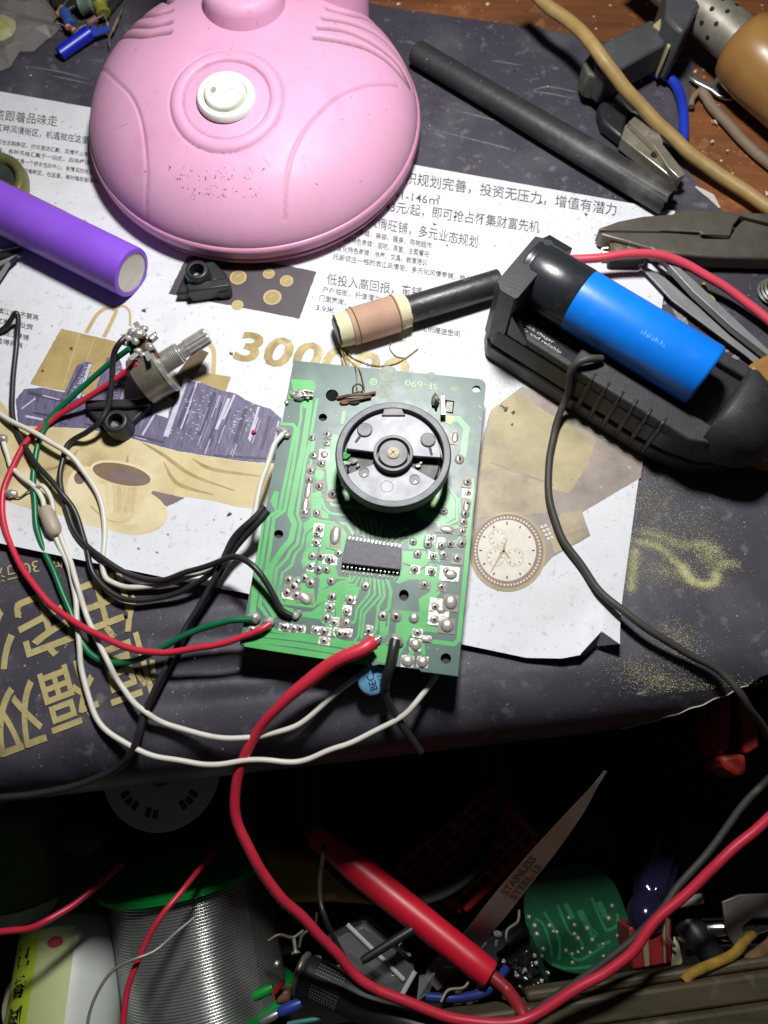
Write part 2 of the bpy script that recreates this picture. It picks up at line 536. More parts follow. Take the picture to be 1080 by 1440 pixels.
for body, a, b, h in LINES:
    write_px(s, body, a, b, upv(h), ZF + .12, bold=.002 if h > 12 else .006)
s.build('lettering', M_ink, flyer, smooth=0)
s = MB()
write_px(s, '300000', (327, 506), (573, 547), (4, -43), ZF + .12, bold=.03, shear=.22, spacing=1.05)
M_goldg = mat('gold_gradient_print', (170, 150, 96), .4, var=.5, vs=140, stain=[((206, 194, 138), 90, .52, .64, .7), ((116, 98, 70), 110, .54, .66, .7)])
s.build('gold_numeral', M_goldg, flyer, smooth=0)

def rough(pts, amp=.22):
    out = []
    for a, b in zip(pts, pts[1:] + pts[:1]):
        n_ = max(1, int((b - a).length / .9))
        for i in range(n_):
            p = a.lerp(b, i / n_)
            out.append(p + Vector((noise.noise(p * .9), noise.noise(p * .9 + Vector((7, 3, 0))), 0)) * amp)
    return out
M_tan = mat('tan_bag_print', (166, 146, 96), .55, var=.3, vs=60, stain=((190, 174, 130), 50, .52, .75, .6))
M_tan2 = mat('light_tan_print', (186, 166, 116), .55, var=.2, vs=80)
s = MB()
s.poly(rough(PP([(86, 462), (166, 481), (150, 562), (42, 540)], ZF + .06)))
s.poly(rough(PP([(268, 520), (325, 530), (313, 562), (296, 610), (236, 580)], ZF + .06)))
s.ribbon(spline(PP([(121, 468), (136, 443), (150, 433), (163, 434), (158, 450), (146, 474)], ZF + .08)), 1.5, 1)
s.ribbon(spline(PP([(158, 436), (172, 430), (182, 438), (183, 458)], ZF + .1)), .9, 1)
s.ribbon(spline(PP([(272, 524), (276, 498), (288, 484), (300, 492), (300, 526)], ZF + .08)), 1.6, 1)
s.ribbon(PP([(112, 470), (88, 545)], ZF + .09), .6, 1)
s.ribbon(PP([(133, 475), (118, 520)], ZF + .09), .4, 1)
s.ribbon(PP([(240, 560), (285, 492)], ZF + .10), [7, 5], 2)
s.build('shopping_bag_picture', [M_tan, M_tan2, mat('umber_print', (92, 74, 46), .55, var=.4, vs=120)], flyer, smooth=0)

M_city = mat('purple_skyline_print', (104, 98, 126), .5, var=.5, vs=330)
stretch(M_city, 2.6, .5, -72)
M_cityl = mat('pale_skyline_print', (190, 188, 206), .5, var=.25, vs=300)
M_cityd = mat('deep_skyline_print', (72, 66, 92), .5, var=.4, vs=300)
s = MB()
z = ZF + .12
s.poly(rough(PP([(22, 562), (34, 547), (60, 545), (110, 556), (170, 566), (236, 588), (240, 575), (262, 531), (278, 536), (311, 549), (331, 553), (345, 562), (358, 568), (380, 575), (396, 588), (394, 652), (340, 648), (250, 634), (170, 612), (120, 602), (26, 598)], z)))
s.poly(rough(PP([(86, 562), (108, 514), (122, 508), (130, 511), (112, 566)], z + .02)))
s.poly(rough(PP([(126, 572), (150, 503), (166, 500), (178, 530), (166, 572)], z + .02)), 0)
for a, b, wd, m in (((233, 614), (262, 533), 1.8, 1), ((262, 533), (282, 538), .5, 1), ((304, 604), (322, 560), 1.1, 1), ((314, 590), (330, 555), .8, 1), ((350, 618), (364, 572), .8, 1), ((382, 640), (392, 592), .6, 1),
                    ((110, 560), (127, 512), 1.1, 1), ((36, 585), (60, 590), .8, 1), ((30, 575), (50, 560), .6, 1), ((60, 556), (84, 562), .5, 1), ((200, 612), (222, 575), .7, 1), ((206, 618), (190, 614), .6, 1),
                    ((250, 600), (272, 545), 1.0, 2), ((280, 612), (302, 552), 1.4, 2), ((296, 616), (312, 566), .8, 2), ((330, 622), (346, 575), 1.4, 2), ((368, 632), (380, 585), 1.2, 2), ((94, 556), (116, 514), .8, 2), ((40, 552), (100, 566), 1.2, 2), ((120, 596), (230, 622), .8, 2), ((160, 560), (172, 520), .8, 2), ((300, 640), (390, 646), .8, 2), ((46, 580), (100, 590), .7, 2)):
    s.ribbon(PP([a, b], z + .05 + random.random() * .02), wd, m)
def inside(x, y, poly):
    r = False
    for (x0, y0), (x1, y1) in zip(poly, poly[1:] + poly[:1]):
        if (y0 > y) != (y1 > y) and x < (x1 - x0) * (y - y0) / (y1 - y0) + x0: r = not r
    return r
TOWN = [(240, 590), (262, 531), (278, 536), (311, 549), (331, 553), (358, 568), (380, 575), (396, 588), (394, 652), (340, 648), (250, 634), (232, 622)]
LOW = [(22, 562), (60, 545), (236, 590), (240, 628), (120, 600), (26, 596)]
for k in range(260):      # facade lines
    poly = TOWN if k % 3 else LOW
    x, y = random.uniform(20, 396), random.uniform(530, 650)
    L_ = random.uniform(10, 44); a, b = (x, y), (x + L_ * .36, y - L_)
    if k % 7 == 0: b = (x + L_ * .9, y + L_ * .22)
    if not (inside(*a, poly) and inside(*b, poly)): continue
    s.ribbon(PP([a, b], z + .03 + k * .0002), random.choice((.15, .22, .3, .5)), random.choice((1, 2, 2, 1, 3)))
for k in range(150):      # lit windows
    c = random.choice(((264, 545, 232, 612, 40), (96, 552, 118, 516, 10), (146, 560, 160, 508, 16), (320, 600, 334, 565, 30)))
    t = random.random()
    x = c[0] + (c[2] - c[0]) * t + random.uniform(0, c[4]); y = c[1] + (c[3] - c[1]) * t + random.uniform(0, 10)
    s.ribbon(PP([(x, y), (x + 2.6, y + .6)], z + .075), .28, 1)
s.build('skyline_picture', [M_city, M_cityl, M_cityd, mat('mid_lilac_print', (138, 132, 160), .5, var=.4, vs=300)], flyer, smooth=0)

M_silk = mat('golden_silk_print', (202, 186, 140), .5, var=.22, vs=42, stain=[((224, 214, 178), 30, .46, .64, .8), ((152, 128, 84), 44, .52, .7, .7), ((176, 140, 100), 120, .6, .75, .4)])
M_cream = mat('cream_cup_print', (208, 192, 148), .5, var=.16, vs=60, stain=[((226, 214, 178), 40, .45, .65, .8)])
M_coffee = mat('coffee_print', (124, 104, 80), .45, var=.15, vs=200)
M_brownp = mat('mauve_brown_print', (122, 104, 102), .5, var=.2, vs=100)
s = MB()
s.poly(rough(PP([(-60, 540), (0, 562), (26, 598), (120, 603), (170, 613), (250, 635), (340, 649), (392, 653), (384, 668), (371, 716), (330, 712), (300, 704), (215, 692), (100, 742), (60, 722), (0, 702), (-60, 690)], ZF + .05)), 0)
for a in ([(200, 622), (230, 640), (270, 668), (330, 690)], [(180, 640), (176, 655), (160, 650)], [(270, 645), (300, 660), (370, 670)], [(30, 640), (60, 660), (100, 650)], [(60, 700), (90, 660), (110, 632)], [(230, 650), (250, 680), (300, 696)]):
    s.ribbon(spline(PP(a, ZF + .075)), [.3 + 1.0 * math.sin(3.14 * k / (8 * (len(a) - 1))) for k in range(8 * (len(a) - 1) + 1)], 5)
s.poly(rough(PP([(215, 690), (260, 700), (235, 712), (205, 702)], ZF + .09)), 3)
s.poly(ell(166, 716, 70, 36, 8, 40, ZF + .12), 1)
s.poly(ell(166, 711, 58, 26, 8, 40, ZF + .14), 4)
s.poly(ell(120, 685, 26, 30, 10, 28, ZF + .15), 1)
s.poly(ell(112, 672, 8, 9, 0, 16, ZF + .17), 3)
s.poly(rough(PP([(127, 658), (150, 668), (214, 676), (207, 694), (196, 716), (180, 735), (160, 739), (138, 728), (124, 700)], ZF + .18)), 1)
for k, (xa, xb, m_) in enumerate(((135, 148, 4), (150, 158, 4), (164, 172, 6), (174, 184, 6), (185, 193, 6), (194, 202, 1), (176, 180, 0))):
    s.poly(rough(PP([(xa, 678), (xb, 682), (xb * .82 + 30, 722), (xa * .82 + 30, 726 if xa < 150 else 720)], ZF + .185 + k * .002), .5), m_)
s.ribbon(spline(PP([(128, 712), (146, 728), (166, 734), (186, 726), (200, 706)], ZF + .2)), .5, 0)
s.poly(ell(171, 666, 45, 17, 12, 40, ZF + .2), 4)
s.poly(ell(171, 667, 41.5, 14.5, 12, 40, ZF + .22), 2)
s.poly(rough(ell(180, 671, 26, 7, 12, 30, ZF + .23), .4), 3)
s.build('coffee_cup_picture', [M_silk, M_cream, M_coffee, M_brownp, mat('pale_cup_rim_print', (216, 202, 164), .5, var=.1), mat('silk_fold_print', (166, 144, 96), .5, var=.3), mat('cup_shade_print', (199, 182, 135), .5, var=.2, vs=120)], flyer, smooth=0)

M_strap = mat('khaki_watch_print', (160, 148, 112), .5, var=.3, vs=60, stain=[((196, 182, 140), 50, .5, .72, .6)], dust=[((90, 80, 50), 500, .14, .8)])
M_dial = mat('silver_dial_print', (206, 200, 186), .5, var=.1, vs=300)
M_ring = mat('brown_bezel_print', (132, 110, 96), .5, var=.2, vs=300)
s = MB()
s.poly(rough(PP([(690, 577), (735, 543), (790, 570), (868, 618), (906, 638), (901, 672), (816, 722), (830, 754), (776, 784), (764, 798), (700, 832), (668, 800), (664, 720), (672, 640)], ZF + .05)), 3)
s.poly(rough(PP([(676, 652), (690, 577), (724, 552), (770, 580), (838, 620), (828, 652), (800, 694), (776, 688), (770, 720), (690, 730), (668, 720)], ZF + .07)), 0)
s.poly(rough(PP([(684, 654), (768, 676), (768, 722), (700, 724), (666, 730), (670, 668)], ZF + .09)), 4)
s.ribbon(PP([(690, 650), (778, 682)], ZF + .11), .5, 3)
s.poly(rough(PP([(790, 722), (818, 718), (830, 752), (780, 778), (770, 745)], ZF + .09)), 4)
s.ribbon(PP([(800, 752), (824, 742)], ZF + .11), .5, 3); s.ribbon(PP([(796, 745), (818, 734)], ZF + .11), .4, 3)
s.poly(ell(714, 776, 54, 56, 0, 56, ZF + .12), 0)
s.poly(ell(714, 775, 50, 52, 0, 56, ZF + .14), 2)
s.poly(ell(713, 774, 41, 43, 0, 56, ZF + .16), 1)
for k in range(60):
    a = 2 * math.pi * k / 60
    s.poly(ell(714 + 45.5 * math.cos(a), 775 + 47.5 * math.sin(a), 1.6, 1.6, 0, 6, ZF + .165), 1)
for cx, cy in ((700, 757), (697, 784), (724, 784)):
    s.poly(ell(cx, cy, 13, 13, 0, 24, ZF + .18), 5)
    s.poly(ell(cx, cy, 12, 12, 0, 24, ZF + .2), 1)
    for k in range(8):
        a = k * .785; s.ribbon(PP([(cx + 8 * math.cos(a), cy + 8 * math.sin(a)), (cx + 10.5 * math.cos(a), cy + 10.5 * math.sin(a))], ZF + .22), .3, 6)
for k in range(12):
    a = k * .5236; s.ribbon(PP([(713 + 35 * math.cos(a), 774 + 36 * math.sin(a)), (713 + 39 * math.cos(a), 774 + 40 * math.sin(a))], ZF + .22), .45, 6)
for a, b in (((708, 774), (690, 805)), ((708, 774), (718, 786)), ((708, 774), (712, 758))): s.ribbon(PP([a, b], ZF + .24), [.9, .3], 4)
for k in range(4):
    for q in range(2):
        s.box(P(762 + k * 3 + q * 5, 741 + k * 5.5 - q * 2, ZF + .18), (.45, 0, 0), (0, .45, 0), (0, 0, .01), 1)
s.build('watch_picture', [M_strap, M_dial, M_ring, mat('taupe_print', (146, 134, 126), .5, var=.3, vs=90, dust=[((190, 184, 150), 400, .2, .6)]), mat('bronze_print', (158, 144, 118), .5, var=.35, vs=90, stain=((184, 170, 140), 60, .5, .7, .6)), mat('grey_subdial_print', (168, 160, 146), .5), M_ink], flyer, smooth=0)

s = MB()
s.poly(rough(PP([(237, 413), (262, 362), (300, 352), (445, 382), (421, 448)], ZF + .05)), 0)
for cx, cy, r in ((335, 390, 12), (378, 385, 8.5), (403, 395, 9.5), (383, 418, 13), (334, 429, 8.5), (300, 380, 8)):
    s.poly(ell(cx, cy, r, r * .82, -10, 24, ZF + .08), 1)
    s.poly(ell(cx, cy, r * .8, r * .66, -10, 24, ZF + .1), 2)
    s.ribbon(PP([(cx - r * .4, cy), (cx + r * .3, cy - r * .3)], ZF + .12), .4, 1)
s.build('coin_picture', [mat('charcoal_photo_print', (78, 72, 78), .45, var=.2, vs=70), M_tan2, M_tan], flyer, smooth=0)
# ------------------------------------------------------------------ the circuit board, solder side up
ZB = 12.0
M_mask = mat('dark_green_board', (78, 104, 98), .38, var=.16, vs=110, spec=.5, stain=[((140, 152, 148), 60, .58, .8, .5), ((110, 100, 70), 45, .66, .82, .35)], dust=[((190, 200, 195), 700, .16, .5)])
M_cu = mat('green_lacquered_copper', (84, 176, 98), .33, var=.14, vs=90, spec=.5, stain=[((140, 200, 156), 50, .55, .8, .35), ((110, 136, 74), 80, .62, .8, .45), ((70, 120, 96), 130, .56, .74, .5)])
M_cuy = mat('yellowed_lacquer', (150, 190, 92), .4, var=.25, vs=120)
M_sold = mat('solder', (200, 198, 194), .28, metal=.5, var=.3, vs=500, bump=.5, bs=900, stain=[((120, 110, 95), 400, .55, .75, .6)])
M_tin = mat('tinned_pad', (190, 187, 178), .36, metal=.55, var=.25, vs=400, bump=.35, bs=700, stain=[((136, 126, 110), 300, .55, .75, .6)])
M_flux = mat('dull_pad', (120, 114, 104), .45, metal=.3, var=.4, vs=400)
M_hole = mat('black_opening', (12, 12, 12), .8)
M_fr = mat('board_edge_core', (150, 128, 96), .7, var=.3, vs=300)
M_legend = mat('pale_green_legend', (176, 208, 150), .5, var=.3, vs=600)
board = thing('circuit_board', 'green radio circuit board lying solder side up with black dial', 'circuit board', P(500, 730, 0))
def corner(c, a, b, r, n=6):
    c, a, b = map(Vector, (c, a, b))
    p = c + (a - c).normalized() * r; q = c + (b - c).normalized() * r
    return [p.lerp(c, t).lerp(c.lerp(q, t), t) for t in [i / n for i in range(n + 1)]]
tl, tr, br, bl = P(413, 507, ZB), P(684, 534, ZB), P(644, 951, ZB), P(337, 906, ZB)
outer = [tl] + corner(tr, tl, br, 3) + [br, P(592, 944, ZB), P(590, 941, ZB), P(533, 934, ZB), P(524, 936, ZB), P(522, 932, ZB), bl]
holes = [ell(467, 556, 9, 8.5, 0, 20, ZB), ell(454, 587, 6, 5.5, 0, 16, ZB), ell(392, 751, 6.5, 6, 0, 16, ZB), ell(568, 837, 7, 8, 0, 18, ZB),
         ell(627, 926, 7.5, 7.5, 0, 18, ZB), ell(670, 547, 6, 5, 0, 16, ZB), PP([(626, 562), (639, 564), (637, 582), (626, 580)], ZB)]
s = MB().plate(outer, holes, ZB - 1.6, ZB)
s.build('board', [M_mask], board, smooth=0)
M_post = mat('black_post', (18, 17, 17), .6)
for h in holes[1:5]:      # blind ends of the posts under the mounting holes
    c = sum(h, Vector()) / len(h)
    MB().lathe((c.x, c.y, ZB - 5), (0, 0, 1), [(0, 1.9), (3.0, 1.9), (3.0, 0)], 14).build('post', M_post, board)
s = MB()
zt = ZB + .05
k = 1 / 4.45                                   # photo pixels to mm on the board
TRN = [0]
def tr_(pts, wpx, m=0, z=zt):
    TRN[0] += 1
    s.ribbon(PP(pts, z + TRN[0] * .0006), wpx * k, m)
# filled copper
fills = [
    [(566, 775), (600, 775), (606, 790), (622, 796), (617, 832), (606, 845), (604, 880), (618, 884), (617, 890), (598, 888), (585, 897), (573, 905), (562, 921), (548, 931), (534, 930), (512, 924), (519, 914), (541, 905), (551, 893), (552, 857), (590, 861), (589, 842), (605, 832), (606, 818), (597, 815), (574, 815), (562, 821), (550, 817), (561, 808), (566, 800)],
    [(592, 712), (625, 682), (640, 703), (640, 728), (625, 737), (600, 734), (586, 724)],
    [(409, 533), (440, 535), (444, 543), (438, 571), (427, 575), (424, 562), (412, 548)],
    [(438, 694), (452, 690), (452, 716), (462, 722), (462, 735), (480, 738), (488, 752), (482, 782), (470, 790), (476, 812), (456, 828), (452, 868), (424, 866), (410, 862), (438, 860), (447, 852), (452, 815), (430, 808), (424, 790), (430, 760), (426, 737), (437, 728)],
    [(400, 815), (440, 806), (443, 846), (436, 853), (402, 848), (398, 838)],
    [(456, 832), (482, 818), (500, 822), (480, 838), (479, 850), (470, 852), (472, 880), (480, 884), (478, 895), (462, 880), (452, 876)],
    [(470, 835), (495, 822), (506, 826), (503, 840), (488, 848), (485, 860), (482, 878), (474, 878)],
    [(534, 860), (549, 862), (546, 892), (540, 898), (534, 890)],
    [(560, 905), (572, 906), (550, 935), (530, 930)],
    [(458, 650), (468, 610), (476, 612), (470, 690), (462, 700)],
    [(380, 705), (386, 690), (392, 692), (388, 720)],
    [(574, 750), (600, 745), (600, 772), (575, 772)],
]
for i, f in enumerate(fills): s.poly(PP(f, zt - .03 + i * .0025))
# lines
for pts, wd in (
    ([(394, 596), (412, 597), (416, 602), (407, 648), (393, 717), (378, 727), (372, 767), (366, 800), (357, 857), (361, 868)], 4.5),
    ([(420, 604), (413, 650), (400, 718), (385, 729), (379, 775), (372, 815), (365, 851), (379, 871)], 4.5),
    ([(436, 567), (426, 633), (420, 660), (408, 723), (414, 737), (409, 759), (397, 773), (381, 797), (374, 844), (388, 868)], 7.5),
    ([(446, 560), (436, 620), (428, 655), (418, 723), (423, 737), (418, 765), (408, 775), (404, 785), (389, 800), (384, 835), (392, 853), (412, 858)], 4),
    ([(424, 568), (423, 590), (419, 606)], 3.5),
    ([(432, 735), (424, 770), (415, 779), (410, 795), (397, 806), (391, 838), (397, 848), (440, 853), (447, 846), (452, 812)], 3.5),
    ([(440, 722), (436, 660), (442, 620)], 3),
    ([(466, 650), (462, 700), (467, 710), (500, 714), (520, 716)], 4),
    ([(470, 640), (474, 690)], 4),
    ([(452, 700), (456, 714), (465, 722), (495, 726), (500, 735), (504, 750)], 3.5),
    ([(440, 731), (488, 737), (498, 753)], 4), ([(505, 700), (480, 692)], 5), ([(500, 722), (510, 742), (513, 757)], 3),
    ([(514, 730), (517, 744), (519, 758)], 2.6), ([(520, 728), (524, 744), (525, 759)], 2.6), ([(528, 730), (530, 746), (531, 760)], 2.6), ([(538, 735), (534, 748), (536, 761)], 2.6),
    ([(575, 742), (556, 752), (547, 765)], 2.2), ([(582, 751), (562, 757), (552, 766)], 2.2), ([(558, 744), (546, 752), (541, 763)], 2.2), ([(588, 755), (570, 760), (559, 768)], 2.0),
    ([(493, 806), (492, 814), (472, 812), (452, 828)], 3), ([(500.7, 808), (495, 817), (480, 818), (456, 832), (455, 846)], 3.6), ([(506, 810), (499, 823), (487, 824), (470, 836)], 3.2),
    ([(511, 811), (506, 828), (493, 830), (480, 838), (477, 853)], 3), ([(516, 812), (514, 824)], 3), ([(521, 812), (518.5, 836), (502, 856), (499, 875)], 3), ([(499, 875), (494, 876)], 4),
    ([(526.7, 812.6), (527, 836), (508, 858.5), (504, 894), (498, 902)], 3), ([(532, 814), (535, 838), (512.6, 863), (508, 898)], 3), ([(538, 815.6), (541, 838), (532, 852.6), (529, 885), (522, 896)], 3.6), ([(544, 814), (549.6, 832), (546.7, 855.6), (540, 862)], 4.4),
    ([(442, 610), (436, 640)], 3), ([(484, 578), (481, 596)], 4.5),
    ([(632, 590), (645, 589), (656, 602), (651, 642)], 8), ([(663, 672), (664, 690), (661, 720), (656, 790), (649, 860), (645, 900), (638, 906), (608, 902)], 5.5),
    ([(622, 672), (643, 702), (643, 732), (630, 738), (614, 736)], 3.2), ([(646, 700), (648, 735)], 2), ([(563, 716), (590, 716), (612, 712)], 5), ([(585, 722), (610, 728)], 5),
    ([(618, 795), (620, 800), (615, 832), (604, 844)], 8), ([(600, 760), (612, 766), (618, 790)], 3), ([(604, 752), (598, 762), (606, 782)], 2.5),
    ([(632, 742), (650, 740)], 5), ([(640, 765), (648, 755)], 4),
    ([(350, 874), (352, 884), (340, 902)], 5), ([(372, 884), (392, 888), (455, 898), (485, 904)], 5), ([(362, 892), (420, 898), (455, 903), (500, 911)], 6), ([(352, 899), (420, 907), (512, 922)], 6.5), ([(344, 905), (420, 917), (520, 932)], 7),
    ([(470, 893), (480, 903), (500, 904)], 4), ([(500, 904), (515, 908)], 5), ([(398, 858), (416, 863), (452, 868), (462, 880), (478, 898)], 6), ([(365, 800), (350, 880)], 2.4), ([(370, 735), (362, 790), (356, 830), (352, 865)], 3.4),
    ([(594, 905), (596, 922)], 5), ([(582, 912), (572, 930)], 6), ([(450, 655), (447, 700)], 8), ([(462, 628), (456, 655)], 7)):
    tr_(pts, wd * 1.08, 0, zt + .01)
s.poly(PP([(590, 714), (612, 696), (618, 706), (596, 718)], zt + .09), 1)
s.poly(PP([(628, 584), (640, 586), (634, 598), (627, 594)], zt + .09), 1)
# bare gaps cut in the copper
for pts, wd in (([(446, 728), (470, 732), (480, 738)], 2.2), ([(440, 742), (430, 752), (428, 775)], 2), ([(452, 745), (448, 775), (444, 800)], 2.6), ([(458, 770), (470, 773), (478, 778)], 2), ([(430, 796), (428, 804), (433, 812)], 2.5), ([(446, 790), (446, 812), (442, 826)], 2.4),
                ([(600, 750), (596, 762), (602, 782), (612, 790)], 2.2), ([(567, 792), (592, 800), (600, 795), (604, 790), (612, 792), (614, 800)], 2), ([(543, 880), (545, 862)], 2.5), ([(556, 858), (552, 895)], 6), ([(590, 714), (625, 722), (628, 728)], 2.5), ([(560, 812), (550, 820)], 2),
                ([(410, 820), (422, 826)], 2), ([(400, 852), (440, 857), (452, 848)], 1.6), ([(572, 905), (578, 895), (590, 890)], 3)):
    tr_(pts, wd, 2, zt + .02)
s.build('copper_track', [M_cu, M_cuy, M_mask], board, smooth=0)
s = MB()
write_px(s, 'SF-690', (616, 540), (570, 534), (-.5, 8.5), ZB + .08)
s.poly(ell(525, 537, 5.2, 5, 0, 20, ZB + .07), 0); s.poly(ell(525, 537, 4, 3.8, 0, 20, ZB + .09), 1)
s.ribbon(PP([(522, 537), (528, 537)], ZB + .1), .25); s.ribbon(PP([(525, 534), (524, 540)], ZB + .1), .25)
s.ribbon(PP([(560, 538), (563, 538.5)], ZB + .1), .25)
s.ribbon(PP([(674, 570), (676, 574)], ZB + .1), .3); s.ribbon(PP([(673, 586), (677, 590)], ZB + .1), .3)
s.build('lettering', [M_legend, M_mask], board, smooth=0)
# dull flux rings
s = MB()
for x, y, r in ((546, 526, 13), (540, 549, 12), (606, 529, 6.5), (671, 616, 6), (639, 546, 6), (500, 600, 7)):
    s.poly(ell(x, y, r, r * .9, 0, 24, ZB + .05))
s.build('residue_spot', mat('flux_residue', (128, 138, 124), .5, var=.3, vs=300), board, smooth=0)

# tinned pads under the joints (odd shapes)
s = MB()
PN = [0]
def pad(x, y, wx, wy, m=0, a=6):
    PN[0] += 1
    s.poly([P(x + (math.cos(math.radians(a)) * i * wx - math.sin(math.radians(a)) * j * wy) / 2, y + (math.sin(math.radians(a)) * i * wx + math.cos(math.radians(a)) * j * wy) / 2, zt + .10 + PN[0] * .0012) for i, j in ((-1, -1), (1, -1), (1, 1), (-1, 1))], m)
for q in ((456, 640, 14, 16), (453, 653, 12, 15, 1), (449, 668, 12, 10, 2), (450, 683, 13, 16, 1), (468, 697, 17, 18, 1), (446, 722, 13, 10, 1), (448, 745, 14, 18), (445, 763, 12, 9), (472, 754, 16, 30, 1), (464, 787, 20, 14), (437, 797, 10, 13), (428, 813, 10, 8, 1), (437, 821, 11, 10, 1),
          (412, 819, 22, 14, 1), (412, 832, 22, 12, 1), (408, 838, 24, 10), (428, 841, 24, 15, 1), (467, 840, 9, 12), (464, 854, 13, 12), (459, 870, 10, 11), (471, 874, 13, 13), (493, 843, 14, 12), (488, 858, 13, 14), (485, 875, 16, 13, 1), (482, 889, 27, 12), (411, 883, 38, 11), (452, 887, 28, 12), (456, 901, 16, 12),
          (356, 870, 14, 12, 1), (379, 874, 12, 14, 1), (357, 885, 17, 9, 1), (539, 865, 13, 11, 1), (558, 866, 13, 12, 1), (587, 890, 14, 12), (597, 822, 14, 12, 1), (621, 825, 13, 13, 1), (606, 803, 15, 12), (632, 807, 27, 20), (613, 850, 18, 18), (634, 848, 22, 24, 1), (612, 870, 20, 18), (628, 880, 24, 22, 1), (620, 866, 22, 14), (599, 898, 15, 9), (584, 907, 16, 17), (573, 930, 18, 17), (594, 931, 16, 16),
          (656, 678, 15, 15, 1), (657, 694, 14, 12), (656, 712, 13, 24, 1), (652, 735, 13, 12, 1), (650, 748, 12, 10, 1), (626, 744, 26, 11, 1), (606, 757, 13, 10), (620, 763, 11, 14), (634, 764, 14, 10, 1), (650, 764, 12, 10, 1), (643, 786, 16, 16, 1), (608, 781, 12, 9), (624, 781, 12, 11, 1), (587, 779, 11, 11, 1), (584, 801, 13, 12), (581, 761, 10, 8, 1), (638, 615, 12, 20, 1), (436, 665, 9, 24, 1), (433, 700, 9, 32, 1), (428, 720, 9, 14, 1), (460, 612, 12, 10, 1), (519, 886, 11, 14), (552, 902, 16, 10, 1), (632, 572, 9, 14, 1), (413, 556, 14, 12, 2), (476, 778, 8, 8, 1)):
    pad(*q)
s.build('pad', [M_tin, M_flux, M_cu], board, smooth=0)

# solder joints: one mound copied
s = MB()
prof = [(0, 1.35), (.12, 1.2), (.26, .85), (.4, .5), (.46, 0)]
s.lathe(board['org'], (0, 0, 1), prof, 12)
s.lathe(Vector(board['org']) + Vector((0, 0, .34)), (0, 0, 1), [(0, .42), (.2, .40), (.55, .34), (.62, .2), (.63, 0)], 10, 1)
j0 = s.build('solder_joint', [M_sold, mat('clipped_lead', (74, 70, 64), .4, metal=.5, var=.4, vs=600)], board, origin=(0, 0, 0))
s = MB()
s.lathe(board['org'], (0, 0, 1), [(0, 1.0), (.15, .98), (.4, .8), (.6, .4), (.66, 0)], 12)
jb = s.build('solder_joint', [M_tin], board, origin=(0, 0, 0))
JL = []
for q in ((437, 662), (435, 675), (452, 652), (449, 684), (468, 695, 1.3), (445, 721.5), (449, 744), (446, 751), (445, 763), (439, 782), (451, 782), (463, 787), (467.5, 787.5), (476, 778), (437, 796), (448, 801), (459, 801), (428.5, 812.6), (437, 820), (406, 815.5, 1.2), (418, 818), (404, 833, 1.2), (417, 837), (413, 825, 1.3), (465.5, 817), (467, 839), (464, 854), (459, 869), (470, 875), (487, 875), (478, 891), (486, 891), (398, 881), (402, 882), (413, 883.7), (422, 884), (444, 886), (456, 888), (456, 900.7), (354, 885), (364, 886), (492, 843), (487, 860), (518.5, 886.7), (514, 824), (538.5, 866, 1.2), (557, 867, 1.2), (587, 779), (583, 801), (581, 762), (607, 804), (597, 822), (621, 825), (628, 803), (612, 853), (611, 871), (587, 889.6), (657, 678), (658, 693), (657, 708), (654, 722.6), (652, 734), (650, 747), (606, 757), (601.5, 765.6), (620.7, 767), (633, 765), (649.6, 764), (609, 782), (624, 780), (643, 785), (624, 719), (646, 645.5, 1.3), (438.5, 615.5), (460, 611), (460, 623), (428, 720), (441, 640)):
    JL.append((q[0], q[1], (q[2] if len(q) > 2 else 1) * random.uniform(.85, 1.1), 1, j0))
for x, y, sx, sy in ((433, 690, 4.5, 13), (429, 710, 5, 11), (471.5, 753, 7.5, 14), (428, 841, 11, 6.5), (629, 745, 10, 5), (582, 869, 7, 7), (584, 907, 8, 8), (573, 930, 8.5, 7.5), (594, 931, 7.5, 7.5), (599, 899, 7, 4), (640, 615, 5, 9), (634, 847, 9, 10), (629, 880, 9, 9), (634, 808, 9, 7), (620, 858, 6, 5), (456, 639, 6, 6), (482, 889, 12, 5), (656, 713, 5, 8)):
    JL.append((x, y, sx, sy, jb))
used = set()
for x, y, a, b, proto in JL:
    o = proto if proto.name not in used else proto.copy()
    if proto.name in used: COL.objects.link(o)
    used.add(proto.name)
    c = P(x, y, zt + .14)
    o.parent = board
    o.location = (c - Vector(board['org'])) * .001
    if proto is j0:
        o.scale = (a * 1.02, a * random.uniform(.9, 1.1), a * random.uniform(.9, 1.25))
        o.rotation_euler = (0, 0, random.uniform(0, 6))
    else:
        o.scale = (a * k, b * k, min(a, b) * k * .62)
        o.rotation_euler = (0, 0, math.radians(-42 if (x, y) == (428, 841) else -8))

